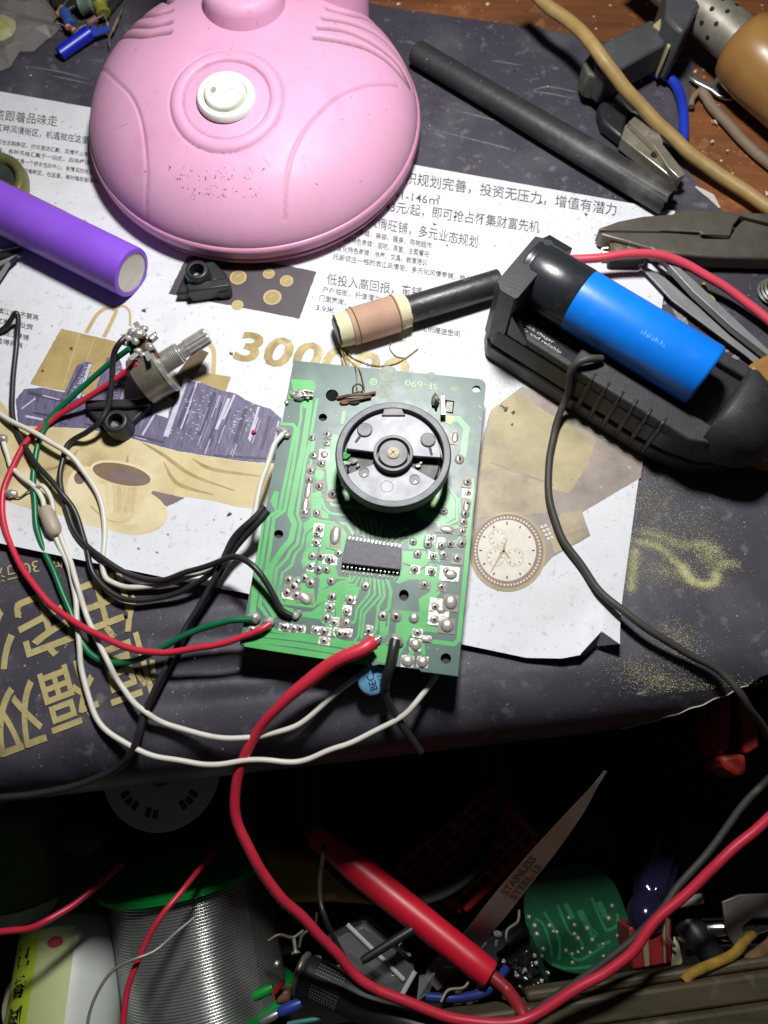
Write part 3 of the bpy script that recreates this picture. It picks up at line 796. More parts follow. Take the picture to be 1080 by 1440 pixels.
# big wire joints
for grp, strands in (
    (((421, 557, 2.0), (427, 553, 1.5), (413, 555, 1.2), (434, 553, 1.1), (410, 553, .8), (438, 556, .7), (403, 566, .8)), (((415, 551), (441, 551)), ((414, 559), (440, 557)), ((420, 547), (434, 561)))),
    (((399, 608, 1.9), (393, 604, 1.2), (403, 612, 1.3)), ()), (((358, 869, 1.9), (352, 868, 1.2)), ()), (((379, 874, 1.7), (377, 881, 1.2)), ()), (((416, 866, 1.3), (420, 862, 1.0)), ()),
    (((524, 905, 1.7), (530, 900, 1.3), (519, 909, 1.2), (533, 897, .9)), (((520, 908), (536, 895)),)), (((556, 901, 2.0), (561, 904, 1.3), (552, 907, 1.2)), ())):
    s = MB()
    for x, y, r in grp: s.blob(P(x, y, ZB + .6), (r, 0, 0), (0, r, 0), (0, 0, r * .75), 10, 6, 0, .14)
    for a, b in strands: s.tube([P(*a, ZB + 1.4), P((a[0] + b[0]) / 2, (a[1] + b[1]) / 2 - 2, ZB + 2), P(*b, ZB + 1.2)], .35, 6)
    s.build('wire_joint', [M_sold], board, smooth=60)

# chip
zc = ZB + .5
C0, C1, C2, C3 = P(487, 757, ZB + 2.6), P(564.5, 769.5, ZB + 2.6), P(563, 801, ZB + 2.6), P(480, 791.5, ZB + 2.6)
s = MB()
s.prism([C0, C1, C2, C3], zc)
chip = s.build('chip', mat('grey_chip_plastic', (92, 91, 98), .55, var=.06, vs=300, bump=.12, bs=1800), board, bevel=.18)
s = MB()
sd = (C1 - C0).normalized(); nd = (C0 - C3).normalized()
for a, b, sg in ((C0, C1, 1), (C3, C2, -1)):
    for i in range(14):
        p = a.lerp(b, (i + .6) / 14.2)
        f = nd * sg
        q = [Vector((p.x, p.y, zc + .9)), Vector((p.x, p.y, zc + .9)) + f * .9, Vector((p.x, p.y, ZB + .15)) + f * 1.3, Vector((p.x, p.y, ZB + .15)) + f * 2.5]
        vs = []
        for c in q: vs += [c - sd * .21, c + sd * .21]
        s.add(vs, [[0, 1, 3, 2], [2, 3, 5, 4], [4, 5, 7, 6]])
        s.blob(q[3] - f * .3, sd * .26, f * .8, (0, 0, .22), 6, 4)
s.build('pin', [M_sold], chip, smooth=60)
# tuning dial on the capacitor shaft
ZK = ZB + 12.5
kc = P(553, 637.5, ZK)
dial = thing('tuning_dial', 'black plastic tuning dial wheel screwed onto the circuit board', 'dial', (kc.x, kc.y, ZB))
M_dialp = mat('worn_black_plastic', (82, 84, 90), .46, var=.10, vs=80, bump=.06, bs=1500, stain=[((124, 126, 132), 60, .56, .76, .55)], dust=[((150, 150, 150), 900, .14, .5)])
M_dials = mat('black_plastic_side', (30, 30, 33), .5, var=.2, vs=100)
M_dialt = mat('dusty_gloss_plastic', (128, 131, 138), .42, var=.12, vs=90, bump=.05, bs=1500, stain=[((156, 158, 164), 70, .55, .76, .6), ((92, 94, 100), 50, .58, .78, .5)])  # paler than the rim: dust plus the lamp's gloss put into the colour
R0, R1 = 17.75, 15.4
s = MB()
s.lathe((kc.x, kc.y, ZK - 5.0), (0, 0, 1), [(0, R1), (0, R0 - .5), (.6, R0), (4.4, R0), (5, R0 - .5), (5, R1 + .25), (4.7, R1), (0, R1)], 96)
s.build('rim', M_dialp, dial, smooth=50)
def sec(a0, a1, ra, rb, n=30):
    o = [Vector((kc.x + rb * math.cos(a0 + (a1 - a0) * i / n), kc.y + rb * math.sin(a0 + (a1 - a0) * i / n), 0)) for i in range(n + 1)]
    i_ = [Vector((kc.x + ra * math.cos(a1 - (a1 - a0) * i / n), kc.y + ra * math.sin(a1 - (a1 - a0) * i / n), 0)) for i in range(n + 1)]
    return o + i_
D = math.radians
s = MB()
def prz(pts, z, t): return s.prism([Vector((p.x, p.y, z)) for p in pts], off=(0, 0, -t))
zu = ZK - .9
prz(sec(D(-4), D(172), 5.6, R1 - .9, 48), zu, 1.6)
s.build('upper_plate', M_dialt, dial, bevel=.2)
s = MB()
prz([Vector((p.x, p.y, 0)) for p in sec(D(203), D(328), 5.6, R1 + .1, 40)], zu - 1.2, 1.6)
lp = s.build('lower_plate', M_dialt, dial, bevel=.2)
s = MB()
pr = [Vector((kc.x + x, kc.y + y, 0)) for x, y in ((-3.6, 13), (-3.0, 14.6), (-2.7, 17.2), (2.7, 17.2), (3.0, 14.8), (3.9, 13.0))]
prz(pr, ZK - .25, 1.8)
s.build('tab', M_dialp, dial, bevel=.25)
s = MB()
s.lathe((kc.x, kc.y, ZK - 4), (0, 0, 1), [(0, 6.1), (4.2, 6.1), (4.4, 5.9), (4.4, 5.15), (4.2, 5.0), (2.0, 5.0), (2.0, 0)], 56)
s.lathe((kc.x, kc.y, ZK - 2.5), (0, 0, 1), [(0, 4.45), (2.5, 4.45), (2.7, 4.25), (2.7, 0)], 48)
s.build('hub', M_dialp, dial, smooth=45)
s = MB()
s.lathe((kc.x, kc.y, ZK + .2), (0, 0, 1), [(0, 1.95), (.35, 1.9), (.7, 1.4), (.8, 0)], 28)
scr = s.build('screw', mat('plated_screw', (222, 214, 190), .3, metal=.3, var=.15, vs=400), dial)
s = MB()
for a in (.6, .6 + math.pi / 2):
    s.box((kc.x, kc.y, ZK + .95), (math.cos(a) * 1.0, math.sin(a) * 1.0, 0), (-math.sin(a) * .26, math.cos(a) * .26, 0), (0, 0, .08))
s.build('cross_slot', mat('brassy_slot', (110, 92, 44), .5, metal=.4), scr)
s = MB()
for x, y, tx, ty in ((513, 605, 500, 622), (602, 619, 607, 640)):
    c = P(x, y, zu)
    s.lathe((c.x, c.y, zu - 1.8), (0, 0, 1), [(0, 2.35), (2.2, 2.35), (2.4, 2.1), (2.4, 0)], 24)
    t = P(tx, ty, zu)
    s.tube([Vector((c.x, c.y, zu - .3)) + (t - c) * .45, Vector((t.x, t.y, zu - .3))], .55, 8)
s.build('peg', M_dialp, dial)
s = MB()
for x, y in ((512, 664), (583, 674)):
    c = P(x, y, zu - 1.2); s.lathe((c.x, c.y, zu - 1.19), (0, 0, 1), [(0, 1.45), (.01, 0)], 20, 1); s.lathe((c.x, c.y, zu - 1.2), (0, 0, 1), [(0, 1.7), (.25, 1.7), (.25, 1.4), (0.02, 1.4)], 20)
    s.poly([Vector((c.x - .4, c.y - 1.2, zu - 1.16)), Vector((c.x + .6, c.y - 1.2, zu - 1.16)), Vector((c.x + .3, c.y - .4, zu - 1.16))], 2)
c = P(544, 684, zu - 1.2)
s.lathe((c.x, c.y, zu - 1.22), (0, 0, 1), [(0, 1.95), (.12, 1.9), (.12, 1.8), (0, 1.75)], 30)
s.build('boss', [M_dialp, M_hole, M_tin], lp)
s = MB()
s.ribbon([Vector((kc.x + 1.0, kc.y + 16.2, ZK - .22)), Vector((kc.x + 1.0, kc.y + 15.6, ZK - .22))], .2); s.ribbon([Vector((kc.x + 1.7, kc.y + 16.2, ZK - .22)), Vector((kc.x + 1.7, kc.y + 15.6, ZK - .22))], .2); s.ribbon([Vector((kc.x + 1.0, kc.y + 15.9, ZK - .22)), Vector((kc.x + 1.7, kc.y + 15.9, ZK - .22))], .2)
s.build('mark', M_hole, dial, smooth=0)
s = MB()
s.lathe((kc.x, kc.y, ZB), (0, 0, 1), [(0, 3.2), (7.2, 3.2), (7.2, 14.6), (8.4, 14.6), (8.4, 0)], 48)  # shaft, with a wide black disc added to keep the dial windows dark
s.box((kc.x, kc.y, ZB + 2.4), (9.2, 0, 0), (0, 8.4, 0), (0, 0, 2.4))
s.build('tuning_capacitor', M_dials, dial, bevel=.4)

s = MB()
for x, y, r, m_ in ((497, 648, 1.2, 0), (490, 652, .8, 0), (486, 640, 1.6, 1), (485, 652, 1.3, 1), (588, 655, 1.1, 0), (592, 650, .7, 0), (503, 655, .7, 0)):
    s = MB(); s.blob(P(x, y, ZK - 3.4), (r, .2, 0), (0, r * .8, 0), (0, 0, r * .5), 8, 5, 0, .25); s.build('contact_bit', M_tin if m_ == 0 else M_cu, dial)
# rusty wire link above the dial and grey tab beside it
s = MB()
s.tube(spline(PP([(474, 560, ZB + .6), (492, 556, ZB + 1.6), (512, 555, ZB + 1.4), (528, 552, ZB + .8)]), 6), .55, 8)
s.tube(spline(PP([(478, 566, ZB + .6), (500, 562, ZB + 1.2), (522, 558, ZB + 1.0)]), 6), .5, 8)
s.tube(spline(PP([(496, 553, ZB + 1), (497, 544, ZB + 3), (504, 540, ZB + 3.4), (510, 545, ZB + 2), (508, 553, ZB + 1)]), 6), .28, 6)
s.blob(P(487, 565, ZB + .6), (2.2, .3, 0), (0, .9, 0), (0, 0, .7), 8, 5, 1, .2)
s.blob(P(499, 565, ZB + .6), (1.8, .3, 0), (0, .9, 0), (0, 0, .6), 8, 5, 2, .2)
s.build('wire_link', [mat('tarnished_copper', (120, 96, 78), .5, metal=.3, var=.4, vs=300), mat('rust_brown_wax', (140, 88, 60), .5, var=.3, vs=300), mat('dark_burn', (46, 36, 28), .7, var=.3)], board)
s = MB()
s.prism([P(620, 557, ZB + 3), P(625, 556, ZB + 3), P(627, 583, ZB + 3), P(620, 583, ZB + 3)], ZB)
s.blob(P(612, 563, ZB + 1), (1.4, 0, 0), (0, 2.4, 0), (0, 0, 1.2), 8, 5, 1, .2)
s.blob(P(613, 568, ZB + 1.4), (.6, 0, 0), (0, 1.8, 0), (0, 0, 1.2), 8, 5, 2, .1)
s.build('metal_tab', [mat('dull_tab_metal', (140, 138, 124), .4, metal=.5, var=.3, vs=300), M_flux, M_hole], board, bevel=.3)
# components hanging below the board
M_can = mat('dark_can', (34, 34, 40), .4)
for x, y, r, h in ((455, 610, 3.5, 9), (630, 620, 4, 9.5), (620, 850, 5, 9.8), (380, 840, 4, 9.4), (500, 900, 3, 9), (440, 760, 3, 8)):
    c = P(x, y, ZB - 1.5)
    MB().lathe((c.x, c.y, ZB - 1.5), (0, 0, -1), [(0, r), (h - .5, r), (h, r - .5), (h, 0)], 20).build('hidden_component', M_can, board)
# blue disc capacitor peeping out below the lower edge
bc = P(524, 957, 7)
s = MB()
ax = Vector((.15, -.35, .92)).normalized()
s.lathe(bc - ax * 1.2, ax, [(0, 3.6), (.4, 4.3), (1.6, 4.5), (2.0, 4.3), (2.4, 3.7), (2.45, 0)], 30)
cap = s.build('blue_capacitor', mat('sky_blue_lacquer', (116, 176, 214), .35, var=.12, vs=200), board, smooth=60)
s = MB()
bu = Vector((1, .3, 0)); bu = (bu - ax * bu.dot(ax)).normalized(); bv = ax.cross(bu)
write(s, 'BEC', lambda a, b: bc + ax * 1.32 + bu * (-.3 + 2.2 * b - 2.2 * .2) * -1 + bv * (-2.4 + 4.6 * a))
write(s, '7X5', lambda a, b: bc + ax * 1.32 + bu * (1.4 + 1.3 * b) + bv * (-1.6 + 3 * a))
s.build('lettering', mat('navy_ink', (24, 34, 60), .5), cap, smooth=0)
# ------------------------------------------------------------------ pink base of the desk lamp
LC = Vector((-50, 247, 0)); LR = 63.0
def hd(x, y):
    r = math.hypot(x - LC.x, y - LC.y) / LR
    if r >= 1: return 11.0
    return 11 + 27 * (1 - r ** 2.7) ** .60 * (1 + .13 * (y - LC.y) / LR)
M_pink = mat('pink_plastic', (208, 154, 186), .5, var=.06, vs=40, spec=.35, bump=.03, bs=700,
             stain=[((190, 122, 156), 55, .56, .8, .5), ((176, 126, 146), 300, .64, .78, .5), ((196, 146, 168), 18, .5, .7, .5)], dust=[((120, 80, 96), 330, .12, .75), ((92, 62, 70), 150, .06, .75), ((150, 104, 124), 800, .16, .5)])
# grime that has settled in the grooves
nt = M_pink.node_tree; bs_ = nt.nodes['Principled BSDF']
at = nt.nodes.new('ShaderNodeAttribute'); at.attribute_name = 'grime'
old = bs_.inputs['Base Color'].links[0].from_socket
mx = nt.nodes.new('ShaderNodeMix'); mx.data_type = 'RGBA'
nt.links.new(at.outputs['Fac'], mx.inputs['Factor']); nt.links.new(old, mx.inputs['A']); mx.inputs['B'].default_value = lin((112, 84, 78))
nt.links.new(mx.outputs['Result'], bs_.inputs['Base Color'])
M_pinkd = mat('pink_plastic_foot', (198, 138, 170), .4, var=.08, vs=60, stain=((170, 110, 130), 200, .6, .8, .4))
base = thing('lamp_base', 'round pink plastic lamp base with white rocker switch on the printed sheets', 'lamp base', (LC.x, LC.y, 0))
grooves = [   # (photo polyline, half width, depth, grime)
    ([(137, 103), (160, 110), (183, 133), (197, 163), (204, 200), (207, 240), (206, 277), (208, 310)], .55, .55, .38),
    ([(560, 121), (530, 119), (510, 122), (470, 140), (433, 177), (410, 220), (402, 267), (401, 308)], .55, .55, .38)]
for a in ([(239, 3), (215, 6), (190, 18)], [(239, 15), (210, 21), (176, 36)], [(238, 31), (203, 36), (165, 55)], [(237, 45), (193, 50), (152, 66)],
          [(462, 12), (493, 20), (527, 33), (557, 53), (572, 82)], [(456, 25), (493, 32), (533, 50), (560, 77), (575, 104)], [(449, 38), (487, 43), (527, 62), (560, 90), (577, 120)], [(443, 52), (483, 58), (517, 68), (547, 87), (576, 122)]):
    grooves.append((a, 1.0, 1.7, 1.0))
nr, na = 230, 430
rr = np.concatenate([np.linspace(0, .86, 150) , 1 - .14 * (np.linspace(1, 0, nr - 149)[1:] ** 2.2)]) * LR
th = np.linspace(0, 2 * math.pi, na, endpoint=False)
X = LC.x + rr[:, None] * np.cos(th)[None]; Y = LC.y + rr[:, None] * np.sin(th)[None]
rn = np.clip(rr[:, None] / LR, 0, 1) * np.ones_like(X)
Z = 11 + 27 * np.clip(1 - rn ** 2.7, 0, 1) ** .60 * (1 + .13 * (Y - LC.y) / LR)
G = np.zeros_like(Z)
def seg_dist(pts):
    best = np.full_like(X, 1e9)
    for a, b in zip(pts, pts[1:]):
        dx, dy = b.x - a.x, b.y - a.y
        t = np.clip(((X - a.x) * dx + (Y - a.y) * dy) / (dx * dx + dy * dy + 1e-12), 0, 1)
        best = np.minimum(best, np.hypot(X - a.x - t * dx, Y - a.y - t * dy))
    return best
DZ = np.zeros_like(Z)
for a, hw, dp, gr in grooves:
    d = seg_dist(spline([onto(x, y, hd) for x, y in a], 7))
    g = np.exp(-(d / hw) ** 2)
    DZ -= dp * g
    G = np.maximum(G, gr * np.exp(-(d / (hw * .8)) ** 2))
sw = onto(318, 137, hd)
ds = np.hypot(X - sw.x, (Y - sw.y))
ring = np.clip((ds - 15.2) / 4.8, 0, 1)
DZ += np.where((ds > 15.2) & (ds < 20.0), 1.0 * np.sin(np.pi * ring) ** .7, 0)
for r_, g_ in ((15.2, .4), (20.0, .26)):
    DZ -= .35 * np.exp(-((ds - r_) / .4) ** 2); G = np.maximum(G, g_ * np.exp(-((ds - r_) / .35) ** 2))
Z = Z + DZ
vs = [(LC.x, LC.y, float(Z[0, 0]))]
V = np.stack([X[1:], Y[1:], Z[1:]], -1).reshape(-1, 3)
s = MB()
s.v = [Vector(vs[0])] + [Vector(v) for v in V.tolist()]
fs = [[0, 1 + k, 1 + (k + 1) % na] for k in range(na)]
R_ = len(rr) - 1
for i in range(R_ - 1):
    o0, o1 = 1 + i * na, 1 + (i + 1) * na
    fs += [[o0 + k, o1 + k, o1 + (k + 1) % na, o0 + (k + 1) % na] for k in range(na)]
s.f = fs; s.m = [0] * len(fs)
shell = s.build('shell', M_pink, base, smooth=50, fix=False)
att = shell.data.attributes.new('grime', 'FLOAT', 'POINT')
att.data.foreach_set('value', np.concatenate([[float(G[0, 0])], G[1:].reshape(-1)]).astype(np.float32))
s = MB()
s.lathe((LC.x, LC.y, 0), (0, 0, 1), [(.2, 54), (.2, 57), (2.2, 62.4), (5.2, 64.0), (5.6, 63.6), (5.9, 62.7), (6.3, 62.7), (6.6, 63.9), (9.6, 64.2), (10.8, 63.9), (11.2, 63.2), (11.2, 61)], 160)
s.build('foot_rim', M_pinkd, base, smooth=50)
nz = Vector((0, -.10, 1)).normalized()
M_white = mat('ivory_white_plastic', (222, 226, 216), .36, var=.04, vs=100, stain=((170, 165, 150), 400, .66, .8, .4))
s = MB()
top = Vector((sw.x, sw.y, hd(sw.x, sw.y) - .4))
s.lathe(top, nz, [(0, 10.3), (1.1, 10.2), (2.0, 9.5), (2.2, 8.3), (2.0, 7.7), (1.3, 7.5), (.6, 7.4)], 64)
swr = s.build('switch_collar', M_white, base)
s = MB()
sl = Vector((.16, .08, 1)).normalized()
s.lathe(top + Vector((.2, .7, -.3)), (nz * .8 + Vector((-.10, -.14, 0))).normalized(), [(0, 7.1), (3.8, 7.0), (4.5, 6.6), (4.75, 6.0), (4.8, 0)], 56)
rk = s.build('rocker', M_white, base)
s = MB()
rax = (nz * .8 + Vector((-.10, -.14, 0))).normalized(); ru, rb = perp(rax)
rt = top + Vector((.2, .7, -.3)) + rax * 4.84
ru = (Vector((1, 0, 0)) - rax * rax.x).normalized(); rb = rax.cross(ru)
s.lathe(rt - ru * 3.3, rax, [(0, 1.25), (.08, 1.2), (.08, .9), (0, .85)], 20)
s.box(rt + ru * 3.4, ru * 1.0, rb * .14, rax * .06)
s.build('marking', mat('embossed_mark', (188, 190, 182), .45), rk)
# hinge block of the arm and the arm's root behind it
hb = onto(343, 8, hd)
s = MB()
s.lathe((hb.x, hb.y + 1, hb.z - 6), (0, .12, 1), [(0, 15.5), (8.5, 14.6), (11.5, 13.6), (12.6, 11.5), (13, 0)], 56)
hub = s.build('arm_socket', M_pink, base, smooth=50)
s = MB()
s.tube(spline([(hb.x, hb.y + 2, hb.z + 8), (hb.x, hb.y + 6, hb.z + 40), (hb.x + 1, hb.y + 14, hb.z + 74)]), 7, 20)
s.build('arm', M_pinkd, base)
s = MB()
q = P(475, -8, 30)
s.lathe((q.x, q.y, 12), (0, .1, 1), [(0, 12), (24, 11.4), (27, 10.4), (28, 8.5), (28.3, 0)], 48)
s.build('side_socket', M_pink, base, smooth=50)
# what is left of a worn line of print
s = MB()
random.seed(3)
for row, (xa, xb, yy, dens) in enumerate(((232, 372, 238, 24), (236, 362, 250, 34), (254, 372, 266, 40), (266, 372, 275, 34))):
    for k in range(dens):
        x = random.uniform(xa, xb); y = yy + random.uniform(-3.5, 3.5)
        if row > 1 and x > 318 and random.random() < .6: continue
        for q_ in range(random.randint(1, 3)):
            x2, y2 = x + random.uniform(-2, 2), y + random.uniform(-2, 2)
            p = onto(x2, y2, hd) + Vector((0, 0, .07))
            p2 = onto(x2 + random.uniform(-2.4, 2.4), y2 + random.choice((0, 0, 2.2, -2)), hd) + Vector((0, 0, .07))
            if (p2 - p).length < .15: continue
            d = (p2 - p).normalized(); n_ = Vector((-d.y, d.x, 0)) * .16
            s.add([p + n_, p - n_, p2 - n_, p2 + n_], [[0, 1, 2, 3]])
s.build('worn_lettering', mat('worn_print', (84, 60, 72), .6, var=.4, vs=400), base, smooth=0)
s = MB()
for a in ([(182, 172), (162, 182)], [(205, 140), (208, 148)], [(240, 220), (232, 210)], [(325, 285), (322, 312)], [(345, 290), (358, 310)], [(278, 300), (280, 322)], [(292, 320), (294, 330)], [(424, 215), (430, 238)], [(370, 222), (382, 236)]):
    pts = [onto(a[0][0] * (1 - t / 5) + a[1][0] * t / 5, a[0][1] * (1 - t / 5) + a[1][1] * t / 5, hd) + Vector((0, 0, .06)) for t in range(6)]
    s.ribbon(pts, .16)
s.build('scratch', mat('grey_scratch', (170, 110, 140), .6), base, smooth=0)
# ------------------------------------------------------------------ batteries, charger
M_blk = mat('black_plastic', (36, 37, 40), .42, var=.15, vs=70, bump=.10, bs=1600, spec=.5, stain=((58, 58, 60), 60, .55, .75, .5), dust=[((160, 160, 155), 800, .13, .5), ((200, 200, 195), 300, .05, .7)])
M_blkd = mat('dusty_black_plastic', (42, 43, 46), .6, var=.3, vs=220, bump=.2, bs=1400, dust=[((150, 150, 148), 1200, .18, .55)])
CO = P(683, 505, 0); CA = math.radians(-37.4)
cs, cn = Vector((math.cos(CA), math.sin(CA), 0)), Vector((-math.sin(CA), math.cos(CA), 0))
def C(s_, n_, z): return CO + cs * s_ + cn * n_ + Vector((0, 0, z))
ch = thing('battery_charger', 'black single slot battery charger with lit green lamp on the flyer', 'charger', C(45, 20, 0))
def outl(z, inset=0):
    i = inset
    return [C(-4.5 + i, 5, z), C(-.5 + i, 0 + i, z), C(58, 0 + i, z), C(68, .8 + i, z), C(78, 3.5 + i, z), C(87, 9 + i, z), C(93 - i, 17, z), C(95 - i, 24, z), C(92 - i, 32, z), C(84, 38 - i, z), C(70, 40 - i, z), C(0 + i, 40 - i, z), C(-4.5 + i, 35, z)]
s = MB(); s.prism(outl(9), 1.2)
s.build('lower_shell', M_blk, ch, bevel=1.0)
s = MB()
a, b = outl(9.35, .5), outl(17.5, 2.0)
s.add(a + b, [list(range(len(a)))[::-1], [len(a) + k for k in range(len(a))]] + [[k, (k + 1) % len(a), len(a) + (k + 1) % len(a), len(a) + k] for k in range(len(a))])
s.build('upper_shell', M_blk, ch, bevel=.8)
s = MB()
s.prism([C(5, 2.3, 20.5), C(50, 2.3, 20.5), C(50, 8.5, 20.5), C(30, 8.5, 20.5), C(28, 5, 20.5), C(5, 5, 20.5)], 17)
s.prism([C(28, 1.6, 22), C(72, 2.2, 22), C(78, 5, 22), C(76, 11, 22), C(28, 10.2, 22)], 17)
s.prism([C(4, 33.5, 20.5), C(76, 33.5, 20.5), C(76, 38, 20.5), C(4, 38, 20.5)], 17)
s.build('side_rail', M_blkd, ch, bevel=.7)
s = MB()
for k in range(6):
    t = 36 + k * 5.2
    s.prism([C(t, 1.4, 22.3), C(t + 1.2, 1.4, 22.3), C(t + 1.2, 4.6, 22.3), C(t, 4.6, 22.3)], 19)
    s.prism([C(t, -.4, 14), C(t + 1.6, -.4, 14), C(t + 1.6, 1.4, 21), C(t, 1.4, 21)], 4.5)
s.build('grip_rib', M_blk, ch, bevel=.5)
# head with the contact and lamp
s = MB()
hp = [(-4.2, 4), (-1.5, 1.8), (4.0, 1.8), (4.6, 3.0), (4.6, 26), (1.0, 29), (-4.2, 27)]
n_ = len(hp)
lo = [C(a - .4, b, 9.4) for a, b in hp]; hi = [C(a, 2.4 + (b - 2) * .95, 36.5) for a, b in hp]
s.add(lo + hi, [list(range(n_))[::-1], [n_ + k for k in range(n_)]] + [[k, (k + 1) % n_, n_ + (k + 1) % n_, n_ + k] for k in range(n_)])
s.prism([C(4.4, 26, 34), C(5.2, 38, 26), C(-4, 38, 26), C(-4, 26, 34)], 9)
s.prism([C(4.4, 2.2, 28), C(4.4, 6, 28), C(12, 2.6, 20), C(12, 2.2, 20)], 17)
s.build('head', M_blk, ch, bevel=.8)
le = C(.3, 17.6, 36.45)
s = MB(); s.lathe(le, (0, 0, 1), [(0, 1.3), (.25, 1.1), (.5, .6), (.55, 0)], 20)
s.build('indicator_lamp', mat('lit_green_lamp', (120, 230, 90), .3, emit=((110, 225, 80), .8)), ch)
# hood at the other end
s = MB()
N_ = 14
vs = []
prof = [(75, 30), (77, 31.5), (84, 29), (90, 24.5), (94.5, 17)]
rows = []
for t, zt_ in prof:
    hw = 17.2 * math.sqrt(max(.03, 1 - ((t - 74) / 22) ** 2 * .93))
    row = []
    for k in range(N_ + 1):
        u = -1 + 2 * k / N_
        row.append(C(t, 20.5 + hw * u, 14 + (zt_ - 14) * (1 - abs(u) ** 3.2) ** .6))
    rows.append(row)
vs = [p for r in rows for p in r]
w_ = N_ + 1
fs = [[i * w_ + k, i * w_ + k + 1, (i + 1) * w_ + k + 1, (i + 1) * w_ + k] for i in range(len(rows) - 1) for k in range(N_)]
fs.append(list(range(w_))); fs.append([(len(rows) - 1) * w_ + k for k in range(w_)][::-1])
s.add(vs, fs)
s.build('hood', M_blkd, ch, smooth=60)
s = MB()
s.box(C(10, 20, 18.6), cs * 5, cn * 5, (0, 0, 1)); s.box(C(6.2, 20.5, 25), cs * .5, cn * 3.5, (0, 0, 3.5))
s.build('contact', mat('contact_steel', (170, 165, 150), .3, metal=.9), ch)
s = MB()
def lab(v0, v1, u0, u1): return lambda a, b: C(u0 + (u1 - u0) * a, v0 + (v1 - v0) * b, 19.05)
s.prism([C(5, 5.3, 19.0), C(28, 5.3, 19.0), C(28, 14, 19.0), C(5, 14, 19.0)], 17.2)
pn = s.build('label_panel', mat('glossy_black_panel', (22, 23, 26), .3), ch, bevel=.2)
s = MB()
write(s, 'quick chager', lab(7.1, 8.6, 6.5, 19)); write(s, 'Safe and reliable', lab(5.4, 6.9, 6, 23))
s.build('lettering', mat('grey_white_print', (178, 180, 182), .5, var=.5, vs=700), pn, smooth=0)

BZ = 28.0
b0 = P(738, 376, BZ); b1 = P(990, 528, BZ)
bd = (b1 - b0).normalized(); BL = 70.0; BR = 10.3
bb = thing('blue_battery', 'bright blue cylindrical battery with black sleeve lying in the charger', 'battery', (b0 + bd * 33).xyz - Vector((0, 0, BR)))
M_blue = mat('bright_blue_wrap', (8, 118, 226), .36, var=.08, vs=60, spec=.5, bump=.10, bs=150, stain=((60, 140, 224), 90, .6, .8, .4), dust=[((150, 180, 220), 500, .08, .5)])
s = MB(); s.lathe(b0, bd, [(20.5, BR + .02), (66.6, BR), (67.6, BR - .5), (67.8, BR - 1.2), (67.6, 0)], 64); s.build('wrap', M_blue, bb, smooth=50)
M_slv = mat('glossy_black_sleeve', (34, 37, 42), .3, var=.15, vs=80, bump=.08, bs=400, stain=((70, 70, 68), 200, .62, .78, .5))
s = MB(); s.lathe(b0, bd, [(0, 6.5), (.2, 8.4), (.9, 9.9), (1.8, 10.1), (2.6, 9.8), (3.4, 9.9), (4.4, BR + .08), (21, BR + .10), (21.15, BR)], 64); s.build('sleeve', M_slv, bb, smooth=40)
s = MB(); s.lathe(b0, -bd, [(0, 6.5), (0, 3), (1.2, 2.8), (1.4, 0)], 30); s.build('terminal', MATS['contact_steel'], bb)
s = MB()
axu = Vector((0, 0, 1)); axv = bd.cross(axu).normalized()
def onb(t, ang, r=BR + .04): return b0 + bd * t + (axu * math.cos(ang) + axv * math.sin(ang)) * r
for k in range(9):      # rubbed, unreadable print
    t = 44 + k * .95
    s.add([onb(t, .55), onb(t + .4 + .3 * (k % 3), .55 - .05 * (k % 2)), onb(t + .4, .42), onb(t, .44 - .05 * (k % 2))], [[0, 1, 2, 3]])
s.build('worn_print', mat('pale_blue_print', (50, 140, 226), .4, var=.5, vs=900), bb, smooth=0)

# purple cell
p1 = P(186, 384, 9.6); p0 = P(-48, 268, 9.6)
pd = (p1 - p0).normalized(); PL = (p1 - p0).length
pu = thing('purple_battery', 'purple wrapped cylindrical battery with pale end on the flyer', 'battery', p1 - Vector((0, 0, 9.6)))
M_pur = mat('purple_wrap', (132, 80, 206), .4, var=.08, vs=50, spec=.45, bump=.10, bs=160, stain=((160, 120, 216), 70, .6, .8, .35))
s = MB(); s.lathe(p0, pd, [(0, 9.2), (PL - 1.2, 9.2), (PL - .3, 9.0), (PL, 8.3), (PL + .02, 7.4), (PL - .3, 7.3)], 64); s.build('wrap', M_pur, pu, smooth=50)
s = MB(); s.lathe(p0, pd, [(PL - .6, 7.3), (PL - .22, 7.2), (PL - .2, 0)], 48); s.build('end_plate', mat('pale_nickel', (206, 200, 186), .42, metal=.25, var=.12, vs=200, stain=((120, 116, 116), 500, .6, .75, .6)), pu)
pn_ = pd.cross(Vector((0, 0, 1))).normalized()
s = MB()
s.lathe(p0, pd, [(PL - 62, 9.35), (PL - 34, 9.3)], 20, 0, -.55, .22, -pn_ + Vector((0, 0, .5)))
s.build('tape', mat('amber_tape', (176, 104, 20), .3, var=.2, vs=200, spec=.6), pu)
# olive ring of a small speaker under it
oc = P(-14, 262, 5)
sp = thing('small_speaker', 'olive metal rimmed round speaker half hidden by the purple battery', 'speaker', (oc.x, oc.y, ZF))
s = MB()
s.lathe((oc.x, oc.y, 0), (0, 0, 1), [(1.2, 13.5), (4, 14.6), (7.5, 14.4), (8.6, 13.6), (8.8, 12.3), (8.0, 10.8), (5.8, 10.4)], 56, caps=False)
s.build('rim', mat('olive_metal', (116, 116, 74), .38, metal=.35, var=.3, vs=160), sp, smooth=60)
s = MB()
s.lathe((oc.x, oc.y, 0), (0, 0, 1), [(6.2, 10.6), (5.2, 8), (4.2, 4), (5.2, 3.6), (6.2, 1.5), (6.4, 0)], 40)
s.build('cone', mat('green_black_cone', (40, 48, 42), .6, var=.3, vs=200), sp, smooth=60)
